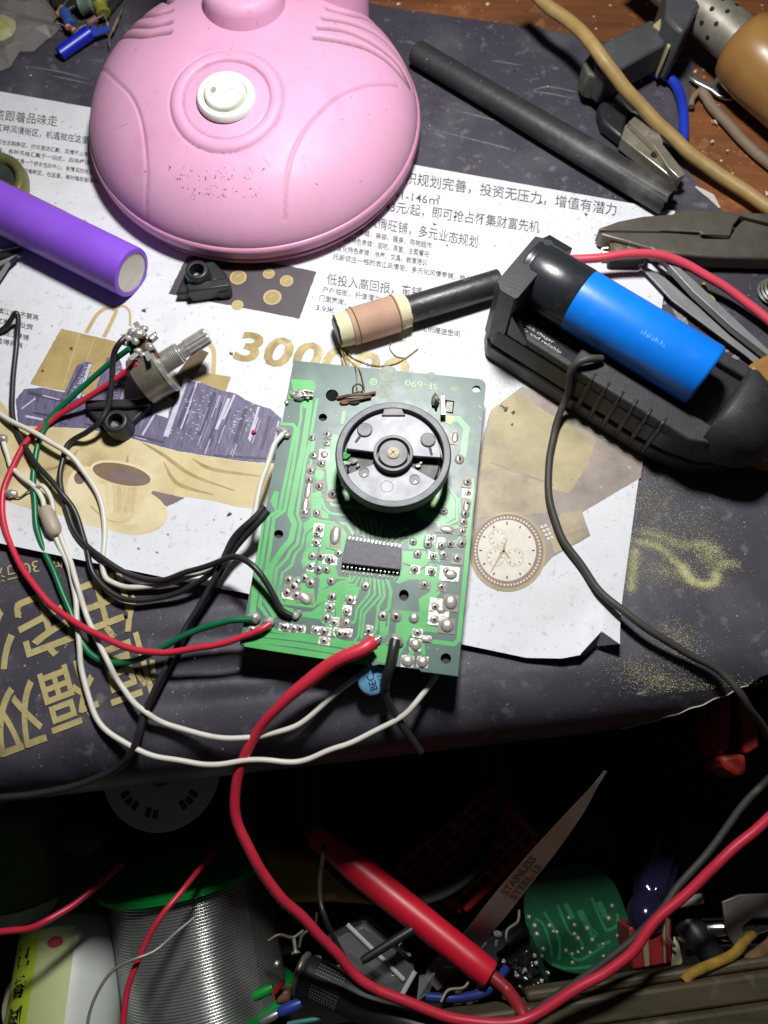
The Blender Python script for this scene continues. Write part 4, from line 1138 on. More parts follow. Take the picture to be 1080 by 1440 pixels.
# fan of grey strips below it
fan = thing('spring_fan', 'fan of thin grey metal strips beneath the purple battery end', 'metal strips', P(2, 350, ZF))
M_grey = mat('grey_sheet_metal', (146, 144, 142), .45, metal=.35, var=.25, vs=200)
for k, (a, b) in enumerate((((-14, 352), (27, 344)), ((-14, 362), (30, 352)), ((-14, 376), (28, 358)), ((-12, 392), (22, 362)), ((-10, 402), (12, 370)))):
    s = MB(); A_, B_ = P(*a, 2.2 + .5 * k), P(*b, 3.2 + .3 * k); d = (B_ - A_).normalized(); nn = Vector((-d.y, d.x, 0))
    s.prism([A_ - nn * 1.0, B_ - nn * .7, B_ + d * .7, B_ + nn * .7, A_ + nn * 1.0], off=(0, 0, -.5))
    s.build('strip', M_grey if k % 2 == 0 else M_dials, fan)

# ------------------------------------------------------------------ black plastic feet
def foot(label, out, zt, hx, hy, cut):
    c = sum((P(x, y, 0) for x, y in out), Vector()) / len(out)
    t = thing('mounting_foot', label, 'plastic foot', (c.x, c.y, ZF), 'black plastic mounting feet')
    s = MB(); s.prism(PP(out, zt * .55), ZF + .1); s.build('plate', M_blk, t, bevel=.8)
    h = P(hx, hy, zt)
    s = MB(); s.lathe((h.x, h.y, ZF + .2), (0, 0, 1), [(0, 4.7), (zt - 1, 4.3), (zt - .3, 4.0), (zt, 3.4), (zt - .2, 2.6), (zt * .5, 2.4), (zt * .4, 0)], 36); s.build('screw_boss', M_blk, t, smooth=50)
    s = MB(); s.prism(PP(cut, zt * .8), ZF + .2); s.build('flange', M_blk, t, bevel=.6)
foot('black plastic mounting foot touching the front of the pink lamp base', [(246, 413), (256, 390), (264, 372), (300, 366), (318, 384), (324, 410), (306, 412), (300, 404), (276, 406), (270, 412)], 9.5, 277, 381, [(262, 398), (322, 390), (323, 402), (264, 410)])
foot('black triangular mounting foot under the green and red leads', [(117, 568), (126, 582), (150, 604), (166, 609), (176, 604), (214, 568), (208, 560), (180, 566), (140, 570)], 7, 163, 593, [(117, 562), (190, 560), (210, 556), (210, 568), (180, 573), (122, 574)])

# ------------------------------------------------------------------ potentiometer
M_nick = mat('nickel', (206, 204, 198), .3, metal=.65, var=.25, vs=300, bump=.15, bs=600)
M_tarn = mat('tarnished_steel', (140, 134, 120), .34, metal=.65, var=.35, vs=200)
q0, q1 = P(229, 508, 13.5), P(297, 466, 17.0)
ax = (q1 - q0).normalized()
pt = thing('potentiometer', 'steel potentiometer with threaded bushing and splined shaft standing on skyline picture', 'potentiometer', (q0.x - 3, q0.y, ZF))
can = q0 - ax * 10.5 + Vector((0, 0, -3.6)) ; 
s = MB(); s.lathe(can, ax, [(0, 0), (0, 7.6), (.6, 8.4), (8.5, 8.5), (9.2, 8.5)], 44); s.build('can', M_tarn, pt, smooth=50)
s = MB(); s.lathe(can + ax * 9.2, ax, [(0, 8.8), (1.2, 8.8), (1.2, 0)], 44); s.build('face_plate', M_nick, pt)
s = MB()
prof = [(0, 3.9)]
for k in range(11): prof += [(.3 + k * .62, 3.9), (.3 + k * .62 + .31, 3.35)]
prof += [(7.4, 3.4), (7.5, 2.6), (9.6, 2.6)]
bt = q0 + Vector((0, 0, -1.0))
s.lathe(bt - ax * .5, ax, prof, 30); s.build('bushing', M_nick, pt, smooth=20)
s = MB()
N_ = 36; vs = []
for t in (9.0, 10.0, 10.0, 17.6, 18.1):
    r0 = 2.5 if t < 10 or t > 18 else 2.95
    uu, vv = perp(ax)
    for k in range(N_):
        a = 2 * math.pi * k / N_
        r = r0 - (.35 if (k % 3 == 0 and 10 <= t <= 18) else 0)
        vs.append(bt + ax * (t - .5) + (uu * math.cos(a) + vv * math.sin(a)) * r)
s.add(vs, [[i * N_ + k, i * N_ + (k + 1) % N_, (i + 1) * N_ + (k + 1) % N_, (i + 1) * N_ + k] for i in range(4) for k in range(N_)] + [[4 * N_ + k for k in range(N_)]])
s.build('shaft', M_nick, pt, smooth=15)
tp = P(196, 490, 17)
s = MB()
s.prism([P(176, 482, 17), P(188, 466, 19), P(212, 478, 19), P(224, 500, 17), P(205, 530, 12), P(188, 512, 14)], off=(0, 0, -1.6)); s.build('terminal_board', mat('brown_phenolic', (96, 70, 44), .5, var=.3, vs=200), pt, bevel=.2)
for k, (x, y, dx, dy) in enumerate(((182, 470, -10, 3), (196, 463, -6, -10), (208, 476, 12, -7), (205, 494, 6, 12), (192, 497, -10, 8))):
    s = MB(); a_ = P(x, y, 19.4); b_ = P(x + dx, y + dy, 21)
    d = (b_ - a_); nn = Vector((-d.y, d.x, 0)).normalized() * .9
    s.prism([a_ - nn, b_ - nn, b_ + nn, a_ + nn], off=(0, 0, -.4)); s.build('lug', M_nick, pt)
s = MB()
for x, y, z, r in ((186, 467, 20, 1.7), (196, 470, 20.5, 2.4), (203, 462, 20, 1.4), (180, 476, 19.5, 1.7), (176, 482, 18.5, 1.4), (210, 488, 19.5, 1.8), (202, 500, 17, 1.6), (194, 494, 18, 1.5), (207, 528, 11, 1.3), (204, 534, 10, 1.0), (232, 508, 13, 1.5), (230, 514, 12, 1.0), (190, 480, 20, 1.6)):
    s.blob(P(x, y, z), (r, 0, 0), (0, r * .8, 0), (0, 0, r * .8), 9, 6, 0, .16)
s.tube([P(204, 502, 17), P(206, 530, 10)], .6, 8); s.tube([P(212, 478, 20), P(219, 472, 20)], 1.3, 10)
s.build('solder_lump', M_sold, pt, smooth=60)
s = MB(); s.blob(P(206, 505, 16.5), (1.6, .4, 0), (0, 1.7, 0), (0, 0, 1.2), 10, 6); s.build('resistor', mat('pale_green_body', (128, 150, 128), .5, var=.2), pt)

# ------------------------------------------------------------------ ferrite rod aerial
f0, f1 = P(474, 466, 6.8), P(720, 392, 6.2)
fd = (f1 - f0).normalized()
fr_ = thing('ferrite_rod', 'black ferrite rod with copper coil on paper sleeve beside the charger', 'ferrite rod', f0 - Vector((0, 0, 5.9)))
M_fer = mat('ferrite', (44, 44, 46), .4, var=.3, vs=90, bump=.25, bs=500, stain=[((140, 138, 128), 180, .66, .76, .6)], dust=[((150, 150, 145), 500, .16, .6)])
s = MB(); s.lathe(f0 - fd * .5, fd, [(0, 0), (0, 4.6), (.4, 4.9), (62, 4.9), (62, 0)], 40); s.build('rod', M_fer, fr_, smooth=50)
s = MB()
s.lathe(f0, fd, [(.3, 5.0), (.2, 5.8), (2.5, 6.0), (5, 5.95), (21, 5.95), (24, 6.05), (26.2, 5.9), (26.3, 5.0)], 44)
for i in range(len(s.v)):
    s.v[i] = s.v[i] + Vector((noise.noise(s.v[i] * .5), noise.noise(s.v[i] * .5 + Vector((9, 0, 0))), 0)) * .35
s.build('paper_sleeve', mat('cream_paper_sleeve', (212, 206, 168), .7, var=.14, vs=160, bump=.3, bs=500, stain=((170, 158, 110), 150, .58, .78, .5)), fr_)
s = MB()
prof = []
for k in range(58): prof += [(5.0 + k * .30, 6.5), (5.15 + k * .30, 6.62)]
s.lathe(f0, fd, [(4.9, 5.9)] + prof + [(22.6, 5.9)], 48)
s.build('coil', mat('copper_litz', (204, 170, 150), .42, metal=.15, var=.14, vs=90, stain=((180, 140, 120), 40, .55, .75, .5)), fr_, smooth=20)
s = MB()
for t in (6.5, 21.5):
    s.lathe(f0 + fd * t + Vector((0, 0, .1)), (fd + Vector((.05, .05, 0))).normalized(), [(0, 6.5), (.25, 6.95), (.5, 6.5)], 40)
s.tube(spline([P(486, 492, 2), P(500, 505, 1.6), P(530, 514, 1.6), P(556, 511, 1.5), P(575, 500, 1.4), P(588, 490, 1.4)]), .22, 6)
s.tube(spline([P(572, 456, 9), P(560, 470, 3), P(548, 486, 1.5), P(556, 500, 1.4), P(572, 504, 1.3)]), .18, 6)
s.tube(spline([P(480, 490, 2.5), P(492, 508, 6), P(506, 520, 13), P(513, 545, 14)]), .2, 6)
s.tube(spline([P(478, 488, 3), P(484, 502, 6), P(500, 516, 13), P(502, 545, 13.5)]), .2, 6)
s.build('lead', mat('cotton_covered_wire', (150, 132, 96), .6, var=.25, vs=300), fr_)

# ------------------------------------------------------------------ black rod
r0_, r1_ = P(584, 64, 8), P(944, 276, 8)
rd = (r1_ - r0_).normalized(); RL = (r1_ - r0_).length
s = MB()
s.lathe(r0_, rd, [(0, 0), (0, 4.0), (.8, 4.9), (4, 5.1), (RL * .35, 5.2), (RL * .7, 5.8), (RL - .6, 5.9), (RL, 5.5), (RL - .3, 4.9), (RL - 3, 4.4), (RL - 3, 0)], 44)
for i, v in enumerate(s.v):
    q = v - r0_; t = q.dot(rd)
    if t > RL - 2: s.v[i] = v + rd * noise.noise(v * .9) * 1.6
for v in s.v: v.z = 8 + (v.z - 8) * .86 - 2.6
o = s.build('plastic_rod', mat('scuffed_black_tube', (46, 47, 49), .5, var=.25, vs=60, bump=.25, bs=400, stain=[((118, 115, 106), 34, .6, .74, .55)], dust=[((160, 158, 150), 420, .16, .6)]))
tag(o, 'long scuffed black plastic tube with ragged end lying behind the flyer', 'tube')
# ------------------------------------------------------------------ things at the back right
# ochre cable
def cable(name, label, cat, pts, r, m, group=None, k=8, n=12, cap=True, wob=.9):
    q = spline(PP(pts), k)
    if wob:
        for i, p in enumerate(q[1:-1], 1): q[i] = p + min(1, i / 8, (len(q) - 1 - i) / 8) * Vector((noise.noise(p * .075), noise.noise(p * .075 + Vector((5, 0, 0))), 0)) * wob
    o = MB().tube(q, r, n, 0, cap).build(name, m, smooth=60)
    return tag(o, label, cat, group)
M_ochre = mat('ochre_rubber', (158, 132, 80), .5, var=.22, vs=120, bump=.08, bs=500, stain=((120, 92, 56), 90, .6, .8, .6))
cable('power_cable', 'thick ochre cable sweeping over the grey clip and blue wire', 'cable',
      [(740, -20, 22), (765, 4, 22), (800, 30, 22), (838, 70, 24), (868, 110, 20), (905, 152, 14), (945, 192, 9), (985, 228, 6), (1035, 262, 5), (1095, 302, 5), (1200, 378, 4), (1350, 470, 4)], 2.55, M_ochre)
# grey spring clip
gc = thing('spring_clip', 'dark grey plastic clip with pale joint pad under the ochre cable', 'clip', P(890, 70, 0))
M_gry = mat('dark_grey_plastic', (70, 73, 76), .5, var=.18, vs=80, bump=.1, bs=800, stain=((96, 96, 92), 80, .6, .8, .5), dust=[((150, 150, 140), 500, .14, .6)])
s = MB(); s.prism(PP([(836, 66), (916, 26), (936, 38), (938, 60), (852, 108), (838, 96)], 18), 5); s.build('handle', M_gry, gc, bevel=1.2)
s = MB(); s.prism(PP([(820, 86), (838, 66), (860, 92), (850, 110), (826, 104)], 15), 4); s.build('handle_tip', mat('dirty_grey_tip', (84, 84, 76), .6, var=.4, vs=120, stain=((140, 134, 96), 200, .6, .75, .5)), gc, bevel=1.0)
s = MB(); s.prism(PP([(918, 34), (932, 22), (954, 44), (950, 56), (940, 68), (938, 48)], 19), 4); s.build('joint_pad', mat('beige_pad', (168, 158, 118), .6, var=.2, vs=120), gc, bevel=.8)
s = MB(); s.prism(PP([(936, -20), (990, -20), (984, 8), (962, 46), (950, 38), (936, 22), (938, 4)], 26), 4); s.build('jaw', M_gry, gc, bevel=1.4)
# blue insulated wire
cable('blue_wire', 'short bent piece of bright blue plastic tubing near the alligator clip', 'wire',
      [(890, 97, 3), (905, 99, 3), (925, 103, 3), (943, 114, 3), (956, 134, 3), (962, 158, 3), (962, 185, 2.6), (959, 205, 2.2)], 1.9, mat('bright_blue_pvc', (34, 62, 188), .3, var=.25, vs=70, trans=.15))
cable('blue_wire', 'short blue wire end peeping from under the ochre cable by the clip jaws', 'wire', [(950, 196, 2.4), (958, 205, 2.4), (966, 216, 2.2)], 1.6, MATS['bright_blue_pvc'])
# alligator clip
al = thing('alligator_clip', 'steel alligator clip with black plastic boot beside the ragged black tube', 'clip', P(905, 195, 0))
M_clip = mat('plated_steel', (172, 166, 150), .28, metal=.65, var=.25, vs=200, bump=.1, bs=500)
s = MB(); s.prism(PP([(841, 150), (846, 141), (860, 143), (884, 158), (879, 175), (876, 194), (848, 172)], 6.4), 1.2); s.prism(PP([(864, 132), (882, 124), (912, 150), (908, 164), (886, 158)], 5), 1.2); s.build('boot', M_blk, al, bevel=1.2)
s = MB(); s.prism(PP([(879, 176), (884, 172), (922, 205), (930, 200), (962, 240), (958, 252), (950, 254), (925, 234), (874, 194)], 7), 1.5, mt=0); s.build('lower_jaw', M_clip, al, bevel=.35)
teeth = []
for k in range(9):
    t = k / 8
    teeth += [(931 + 32 * t, 200 + 42 * t), (934.5 + 32 * t - 3, 201.5 + 42 * t + 2)]
s = MB(); s.prism(PP([(884, 171), (892, 164), (906, 161), (916, 167), (926, 184), (933, 199)] + teeth[1:] + [(962, 246), (955, 250), (940, 236), (922, 208)], 9.5), 7.2); s.build('upper_jaw', M_clip, al, bevel=.25)
s = MB(); h = P(912, 185, 9.5); s.lathe((h.x, h.y, 9.4), (0, 0, 1), [(0, 1.4), (.4, 1.2), (.7, 0)], 20); s.build('rivet', M_clip, al)
s = MB(); h = P(920, 218, 7.05); s.lathe((h.x, h.y, 7.03), (0, 0, 1), [(0, 1.5), (.02, 0)], 18); s.build('hole', M_hole, al)
# soldering iron with amber grip
si = thing('soldering_iron', 'amber handled soldering iron with perforated grey metal guard at desk back corner', 'soldering iron', P(1060, 90, 0))
a0, a1 = P(972, 2, 20), P(1030, 50, 19)
ad = (a1 - a0).normalized()
s = MB(); s.lathe(a0 - ad * 30, ad, [(0, 0), (0, 8.2), (30 + (a1 - a0).length + 6, 8.8), (30 + (a1 - a0).length + 6, 0)], 36)
s.build('guard', mat('stained_grey_metal', (146, 142, 128), .45, metal=.4, var=.3, vs=120, stain=((90, 84, 72), 100, .55, .75, .6)), si, smooth=50)
s = MB(); uu, vv = perp(ad)
for i in range(7):
    for k in range(10):
        a = 2 * math.pi * (k + .5 * (i % 2)) / 10
        d = uu * math.cos(a) + vv * math.sin(a)
        if d.z < -.2: continue
        s.lathe(a0 + ad * (-14 + i * 5.2) + d * 8.5, d, [(0, 0.95), (.25, 0.9), (.26, 0)], 12)
s.build('vent_hole', M_hole, si)
g0 = a0 + ad * ((a1 - a0).length + 1)
gd = (P(1110, 122, 17) - g0).normalized()
s = MB(); s.lathe(g0, gd, [(2, 0), (2.4, 10), (4.2, 12.6), (8, 14.2), (17, 14.8), (43, 14.2), (63, 14), (63, 0)], 48)
M_amb = mat('amber_plastic', (148, 110, 60), .3, var=.12, vs=50, spec=.55, coat=.1, stain=((130, 86, 36), 60, .58, .8, .5))
s.build('grip', M_amb, si, smooth=60)
# small grey metal spade terminal
s = MB()
s.prism(PP([(968, 107), (976, 106), (988, 111), (1004, 117), (1008, 106), (1014, 110), (1018, 119), (1038, 124), (1056, 134), (1046, 138), (1024, 139), (1010, 134), (1000, 126), (980, 116)], 3), 1.6)
o = s.build('spade_terminal', mat('bright_cast_metal', (176, 176, 176), .3, metal=.8, var=.25, vs=200), bevel=.5)
tag(o, 'small bright metal spade terminal in front of the amber grip', 'terminal')
s = MB(); h = P(1021, 127, 3.05); s.lathe((h.x, h.y, 3.02), (0, 0, 1), [(0, 1.0), (.02, 0)], 16); s.build('hole', M_hole, o)
# grey cord with hook
cable('grey_cable', 'dirty grey cord with hooked end lying across the bare wood', 'cord',
      [(972, 150, 2.2), (974, 138, 2.2), (983, 129, 2.4), (992, 136, 2.4), (1002, 150, 2.2), (1030, 182, 2.1), (1060, 212, 2.1), (1095, 242, 2.1), (1220, 350, 2.1)], [1.2] * 16 + [2.0] * 49, mat('dirty_grey_rubber', (126, 110, 92), .7, var=.25, vs=120, bump=.1, stain=((160, 150, 132), 90, .55, .75, .5)))
# long nose pliers
pl = thing('long_nose_pliers', 'dark steel long nose pliers pointing left over the flyer edge', 'pliers', P(960, 340, 0))
M_pl = mat('dark_tool_steel', (104, 99, 90), .42, metal=.45, var=.22, vs=70, bump=.12, bs=600, stain=[((60, 56, 50), 60, .55, .78, .6), ((120, 112, 98), 140, .6, .78, .5)])
s = MB(); s.prism(PP([(842, 321), (870, 311), (905, 304), (945, 301), (960, 295), (985, 296), (1100, 301), (1100, 318), (1042, 303), (1032, 315), (1027, 331), (986, 329), (986, 326), (940, 324), (844, 323.5)], 8.8), 2); s.build('upper_jaw', M_pl, pl, bevel=1.7, seg=3)
s = MB(); s.prism(PP([(843, 325), (940, 326), (984, 329), (988, 334), (1026, 335), (1036, 318), (1046, 308), (1100, 322), (1100, 364), (1000, 361), (950, 357), (920, 352), (880, 340), (846, 331)], 8.2), 1.6); s.build('lower_jaw', M_pl, pl, bevel=1.7, seg=3)
s = MB(); s.prism(PP([(986, 321), (1024, 324), (1024, 334), (986, 331)], 8), 3); s.build('joint', mat('worn_brass_steel', (104, 92, 66), .5, metal=.4, var=.3, vs=200), pl, bevel=.3)
for yy, y2 in ((316, 250), (346, 395)):
    s = MB(); s.tube(spline(PP([(1096, yy, 5), (1140, yy + (y2 - yy) * .4, 5.5), (1240, y2, 6), (1420, y2 + (y2 - yy) * .3, 6)]), 6), [3.6, 3.8, 4, 4.2, 4.4, 4.6] + [4.9] * 13, 14); s.build('handle', M_pl, pl)
s = MB()
for k in range(26):
    t = k / 25
    p = P(852 + 74 * t, 323.6 + 1.6 * t, 8.4); s.box(p, (.28, 0, 0), (0, .5, 0), (0, 0, .5))
s.build('jaw_teeth', mat('bright_teeth', (150, 146, 140), .3, metal=.8), pl, smooth=0)
# small connector
cn_ = thing('terminal_block', 'tiny grey metal terminal block with two screws below the pliers tip', 'terminal block', P(874, 352, ZF))
s = MB(); s.prism(PP([(857, 340), (900, 337), (912, 344), (912, 362), (897, 366), (858, 366)], 6), ZF + .1); s.build('housing', M_blkd, cn_, bevel=.5)
s = MB(); s.prism(PP([(858, 342), (896, 339), (897, 360), (859, 363)], 6.4), 5.8); s.build('face', mat('tarnished_brass_face', (122, 112, 88), .4, metal=.6, var=.4, vs=300), cn_)
for x, y in ((870, 350), (888, 349)):
    h = P(x, y, 6.5); s = MB(); s.lathe((h.x, h.y, 6.4), (0, 0, 1), [(0, 1.7), (.5, 1.7), (.5, 1.2), (.2, 1.1), (.3, .6), (.3, 0)], 18); s.build('screw', M_clip, cn_)
for k in range(4):
    s = MB(); y = 342 + 6.5 * k; s.tube([P(858, y, 4), P(850, y + .5, 3.4), P(846, y + 2, 3)], .45, 8); s.build('pin', M_clip, cn_)
# tweezers
tw = thing('tweezers', 'open thin steel tweezers lying between red lead and charger', 'tweezers', P(990, 440, 0))
M_tw = mat('brushed_grey_steel', (146, 146, 148), .38, metal=.35, var=.2, vs=80, bump=.05)
s = MB(); s.prism(PP([(898, 372), (903, 371), (935, 390), (975, 425), (1030, 466), (1085, 502), (1085, 530), (1050, 500), (985, 452), (945, 422), (920, 395)], 4.0), off=(0, 0, -.8)); s.build('leg', M_tw, tw, bevel=.2)
s = MB(); s.prism(PP([(914, 346), (919, 347), (945, 366), (985, 402), (1040, 454), (1090, 500), (1086, 504), (1030, 460), (975, 410), (940, 372)], 8.5), 5.5); s.build('leg', M_tw, tw, bevel=.2)
s = MB(); s.prism(PP([(964, 399), (969, 397), (995, 420), (1036, 455), (1072, 488), (1072, 496), (1030, 466), (978, 420), (966, 408)], 5.4), off=(0, 0, -.4)); s.build('inner_gap', M_hole, tw)
cable('yellow_sliver', 'tiny yellow green wire sliver under the red charger lead', 'wire', [(989, 399, 1), (994, 411, 1), (1004, 424, 1)], .8, mat('yellow_green_pvc', (176, 172, 84), .5))
# amber handle behind the hood, coil of wire
s = MB(); s.prism(PP([(1052, 512), (1076, 498), (1110, 486), (1110, 650), (1072, 644), (1064, 628), (1076, 590)], 11), 1)
tag(s.build('amber_screwdriver', M_amb, bevel=3, seg=4), 'amber plastic tool handle showing behind the charger hood', 'handle')
s = MB()
h = P(1088, 412, 1)
for k in range(4):
    s.lathe((h.x + .4 * k, h.y - .5 * k, 1.2 + 1.3 * k), (.05 * k, .04, 1), [(0, 5.6), (.5, 6.2), (1.0, 5.6), (.5, 5.1), (0, 5.6)], 36)
tag(s.build('wire_coil', mat('grey_enamel_wire', (120, 120, 112), .4, metal=.4)), 'small coil of grey wire at the desk edge right of the tweezers', 'wire coil')

# ------------------------------------------------------------------ back left: plastic bag and scrap components
M_bag = mat('clear_plastic_film', (214, 210, 196), .16, var=.12, vs=60, spec=1.0, coat=1.0, alpha=.2)
s = MB()
nb = 9
vs = []
c00, c10, c11, c01 = P(-120, -60, 6), P(55, -40, 6), P(84, 38, 3), P(-40, 128, 2)
for i in range(nb + 1):
    for j in range(nb + 1):
        u, v = i / nb, j / nb
        p = c00.lerp(c10, u).lerp(c01.lerp(c11, u), v)
        z = 9 * math.sin(math.pi * min(1, u * 1.02)) ** .6 * math.sin(math.pi * min(1, v)) ** .6
        q = p * .09
        r1 = 1 - abs(noise.noise(q * .55 + Vector((p.y * .02, 0, 0)))) * 2; r2 = 1 - abs(noise.noise(q * 1.3 + Vector((4, 0, 0)))) * 2
        z += (3.4 * max(0, r1) ** 3 + 1.6 * max(0, r2) ** 4 + .25 * noise.noise(q * 6)) * min(1, 6 * u * (1 - u) + .1)
        vs.append(Vector((p.x + random.uniform(-2.2, 2.2), p.y + random.uniform(-2.2, 2.2), 1 + z * .6 + random.uniform(0, 2.6) * min(1, 9 * u * (1 - u) * v * (1 - v) * 4))))
s.add(vs, [[i * (nb + 1) + j, (i + 1) * (nb + 1) + j, (i + 1) * (nb + 1) + j + 1, i * (nb + 1) + j + 1] for i in range(nb) for j in range(nb)])
bag = s.build('plastic_bag', M_bag, smooth=0, fix=False)
tag(bag, 'crumpled clear plastic bag at the back left corner', 'plastic bag')
s = MB(); s.blob(P(-8, 40, 5), (9, 0, 0), (0, 8, 0), (0, 0, 3), 12, 6, 0, .1)
tag(s.build('wire_bundle', mat('yellow_grey_bundle', (150, 148, 96), .6, var=.4, vs=120)), 'yellowish bundle inside the clear plastic bag', 'wire bundle')
g_ = 'scrap electronic parts beside the lamp base'
s = MB(); s.lathe(P(84, 76, 3), P(126, 46, 4) - P(84, 76, 3), [(0, 1.6), (0, 2.7), ((P(126, 46, 4) - P(84, 76, 3)).length, 2.8), ((P(126, 46, 4) - P(84, 76, 3)).length, 1.8)], 20)
o = s.build('cable_sleeve', mat('deep_blue_sleeve', (22, 38, 178), .35, var=.15, vs=90)); tag(o, 'deep blue plastic sleeve with splayed end near the lamp base', 'sleeve', g_)
s = MB()
for a, b in (((124, 48), (114, 36)), ((126, 46), (134, 36)), ((128, 48), (153, 38)), ((122, 44), (122, 34))):
    s.prism([P(a[0] - 2, a[1] - 2, 4), P(a[0] + 3, a[1] + 3, 4), P(b[0] + 3, b[1] + 3, 5), P(b[0] - 3, b[1] - 2, 5)], off=(0, 0, -.5))
s.build('split_end', mat('pale_blue_sleeve', (56, 84, 190), .35, trans=.2), o)
def scrap(name, label, p, q, r, m, m2):
    t = thing(name, label, 'component', P(*p[:2], 0), g_)
    a, b = P(*p), P(*q); d = (b - a).normalized(); L_ = (b - a).length
    s = MB(); s.lathe(a, d, [(0, 0), (0, r * .8), (L_ * .12, r), (L_ * .3, r * .86), (L_ * .7, r * .86), (L_ * .88, r), (L_, r * .8), (L_, 0)], 16); s.build('body', m, t)
    s = MB(); s.tube(spline([a + Vector((0, 0, 0)), a - d * 4, a - d * 7 + Vector((1, -1, -1))]), .3, 6); s.tube(spline([b, b + d * 4, b + d * 7 + Vector((-1, 1, -1))]), .3, 6); s.build('lead', m2, t)
M_lead = MATS['plated_steel']
scrap('capacitor', 'small blue cylindrical capacitor among scrap parts by the plastic bag', (90, 16, 4), (100, 36, 4), 2.6, mat('mid_blue_can', (52, 84, 150), .35), M_lead)
scrap('resistor', 'tan resistor with bent leads among scrap parts', (80, 22, 4), (88, 10, 4), 1.3, mat('tan_body', (150, 116, 74), .5), M_lead)
scrap('diode', 'tiny white and red diode among scrap parts above the blue sleeve', (94, 38, 4), (106, 44, 4), 1.4, mat('white_red_body', (196, 176, 160), .5, stain=((150, 60, 40), 160, .5, .6, 1)), M_lead)
scrap('relay', 'grey green scrap component at the frame top left of the lamp base', (112, 8, 5), (132, 4, 6), 4, mat('mottled_grey_green', (96, 112, 100), .5, var=.6, vs=300), M_lead)
scrap('film_capacitor', 'olive yellow scrap component touching the lamp base side', (140, 6, 6), (146, 20, 5), 3.2, mat('olive_yellow_body', (128, 126, 48), .45), M_lead)
scrap('resistor', 'dark brown resistor lying in front of the olive scrap component', (122, 34, 5), (136, 26, 5), 1.6, mat('brown_body', (112, 84, 72), .5), M_lead)
scrap('resistor', 'thin beige wire stub against the lamp base edge', (158, 44, 4), (166, 26, 4), .7, mat('beige_body', (126, 108, 84), .6), M_lead)
s = MB(); s.prism(PP([(60, -30), (190, -30), (150, 20), (110, 14), (72, 6)], 3), .3)
tag(s.build('dark_rag', mat('dark_rag_cloth', (30, 26, 22), .9, var=.5, vs=200, bump=.4, bs=300), bevel=1), 'dark cloth scrap under the scrap parts at the back', 'cloth')
# ------------------------------------------------------------------ loose wires
M_red = mat('red_pvc', (196, 44, 66), .38, var=.1, vs=60, stain=((150, 40, 56), 130, .6, .78, .5), dust=((120, 60, 66), 500, .12, .5))
M_redp = mat('pinkish_red_pvc', (208, 72, 92), .36, var=.06, vs=60)
M_grn = mat('green_pvc', (8, 104, 66), .36, var=.08, vs=60)
M_bw = mat('black_pvc', (40, 40, 42), .38, var=.15, vs=120, dust=((120, 120, 118), 700, .10, .5))
M_ww = mat('white_pvc', (208, 206, 196), .42, var=.07, vs=90, stain=((170, 164, 144), 120, .6, .8, .5))
gw = 'thin hook-up wires around the circuit board'
cable('red_wire', 'thin red wire looping from potentiometer to the board corner', 'wire',
      [(193, 511, 17), (172, 526, 14), (150, 540, 11), (110, 566, 6), (75, 590, 3), (35, 625, 2.4), (11, 670, 2.2), (3, 710, 2.2), (8, 745, 2.4), (25, 785, 3), (55, 830, 4), (100, 872, 5), (160, 905, 7), (220, 918, 9), (280, 912, 11), (340, 897, 13), (366, 887, 14), (380, 877, 13.4)], 1.02, M_red, gw)
cable('green_wire', 'thin green wire running from potentiometer down to the board corner', 'wire',
      [(182, 490, 18), (166, 502, 15), (150, 515, 12), (105, 553, 6), (70, 590, 3.2), (54, 625, 2), (47, 670, 2), (48, 710, 2), (56, 752, 2), (78, 810, 2), (100, 860, 2), (113, 900, 2), (128, 922, 2), (152, 932, 2), (190, 928, 4), (230, 908, 7), (280, 885, 11), (320, 875, 13), (356, 871, 13.4)], .98, M_grn, gw)
cable('black_wire', 'thin black wire from potentiometer to a pad on the board', 'wire',
      [(177, 474, 20), (168, 484, 20), (160, 500, 17), (155, 540, 12), (152, 572, 9), (141, 594, 8), (122, 608, 6), (104, 617, 3), (93, 627, 2.5), (88, 650, 2.2), (86, 680, 2.4), (92, 713, 2.4), (104, 745, 2.4), (123, 770, 3), (150, 790, 4), (190, 809, 4), (227, 815, 5), (267, 803, 8), (307, 790, 12), (330, 785, 15), (350, 791, 17), (366, 806, 17), (382, 832, 15.5), (396, 856, 14), (410, 866, 13.2)], .95, M_bw, gw)
cable('black_wire', 'thin black wire entering at the left frame edge and crossing the coffee cup', 'wire',
      [(-20, 474, 2), (4, 464, 3), (14, 452, 5), (21, 441, 7), (25, 450, 6), (24, 485, 3), (19, 540, 2), (20, 588, 2), (33, 625, 2.4), (55, 655, 4.2), (85, 690, 4.6), (105, 720, 2.6), (117, 760, 2.4), (124, 790, 3), (136, 815, 3), (157, 833, 3), (187, 843, 3), (227, 838, 3), (268, 823, 5), (300, 800, 8), (333, 758, 11), (352, 734, 13), (374, 716, 12.6)], .9, M_bw, gw)
cable('white_wire', 'thin white wire from left edge over the coffee cup to the board', 'wire',
      [(-20, 574, 2.4), (0, 583, 2.4), (30, 600, 4.4), (62, 616, 5.2), (90, 632, 5), (113, 653, 3), (132, 682, 2.4), (144, 712, 2.2), (147, 745, 2), (143, 785, 2.2), (148, 811, 2), (160, 820, 2), (187, 825, 2), (233, 819, 3), (277, 807, 5), (303, 796, 8), (322, 770, 10), (352, 735, 12), (362, 700, 12.6), (374, 655, 13.4), (384, 627, 14), (398, 610, 13.6)], .9, M_ww, gw)
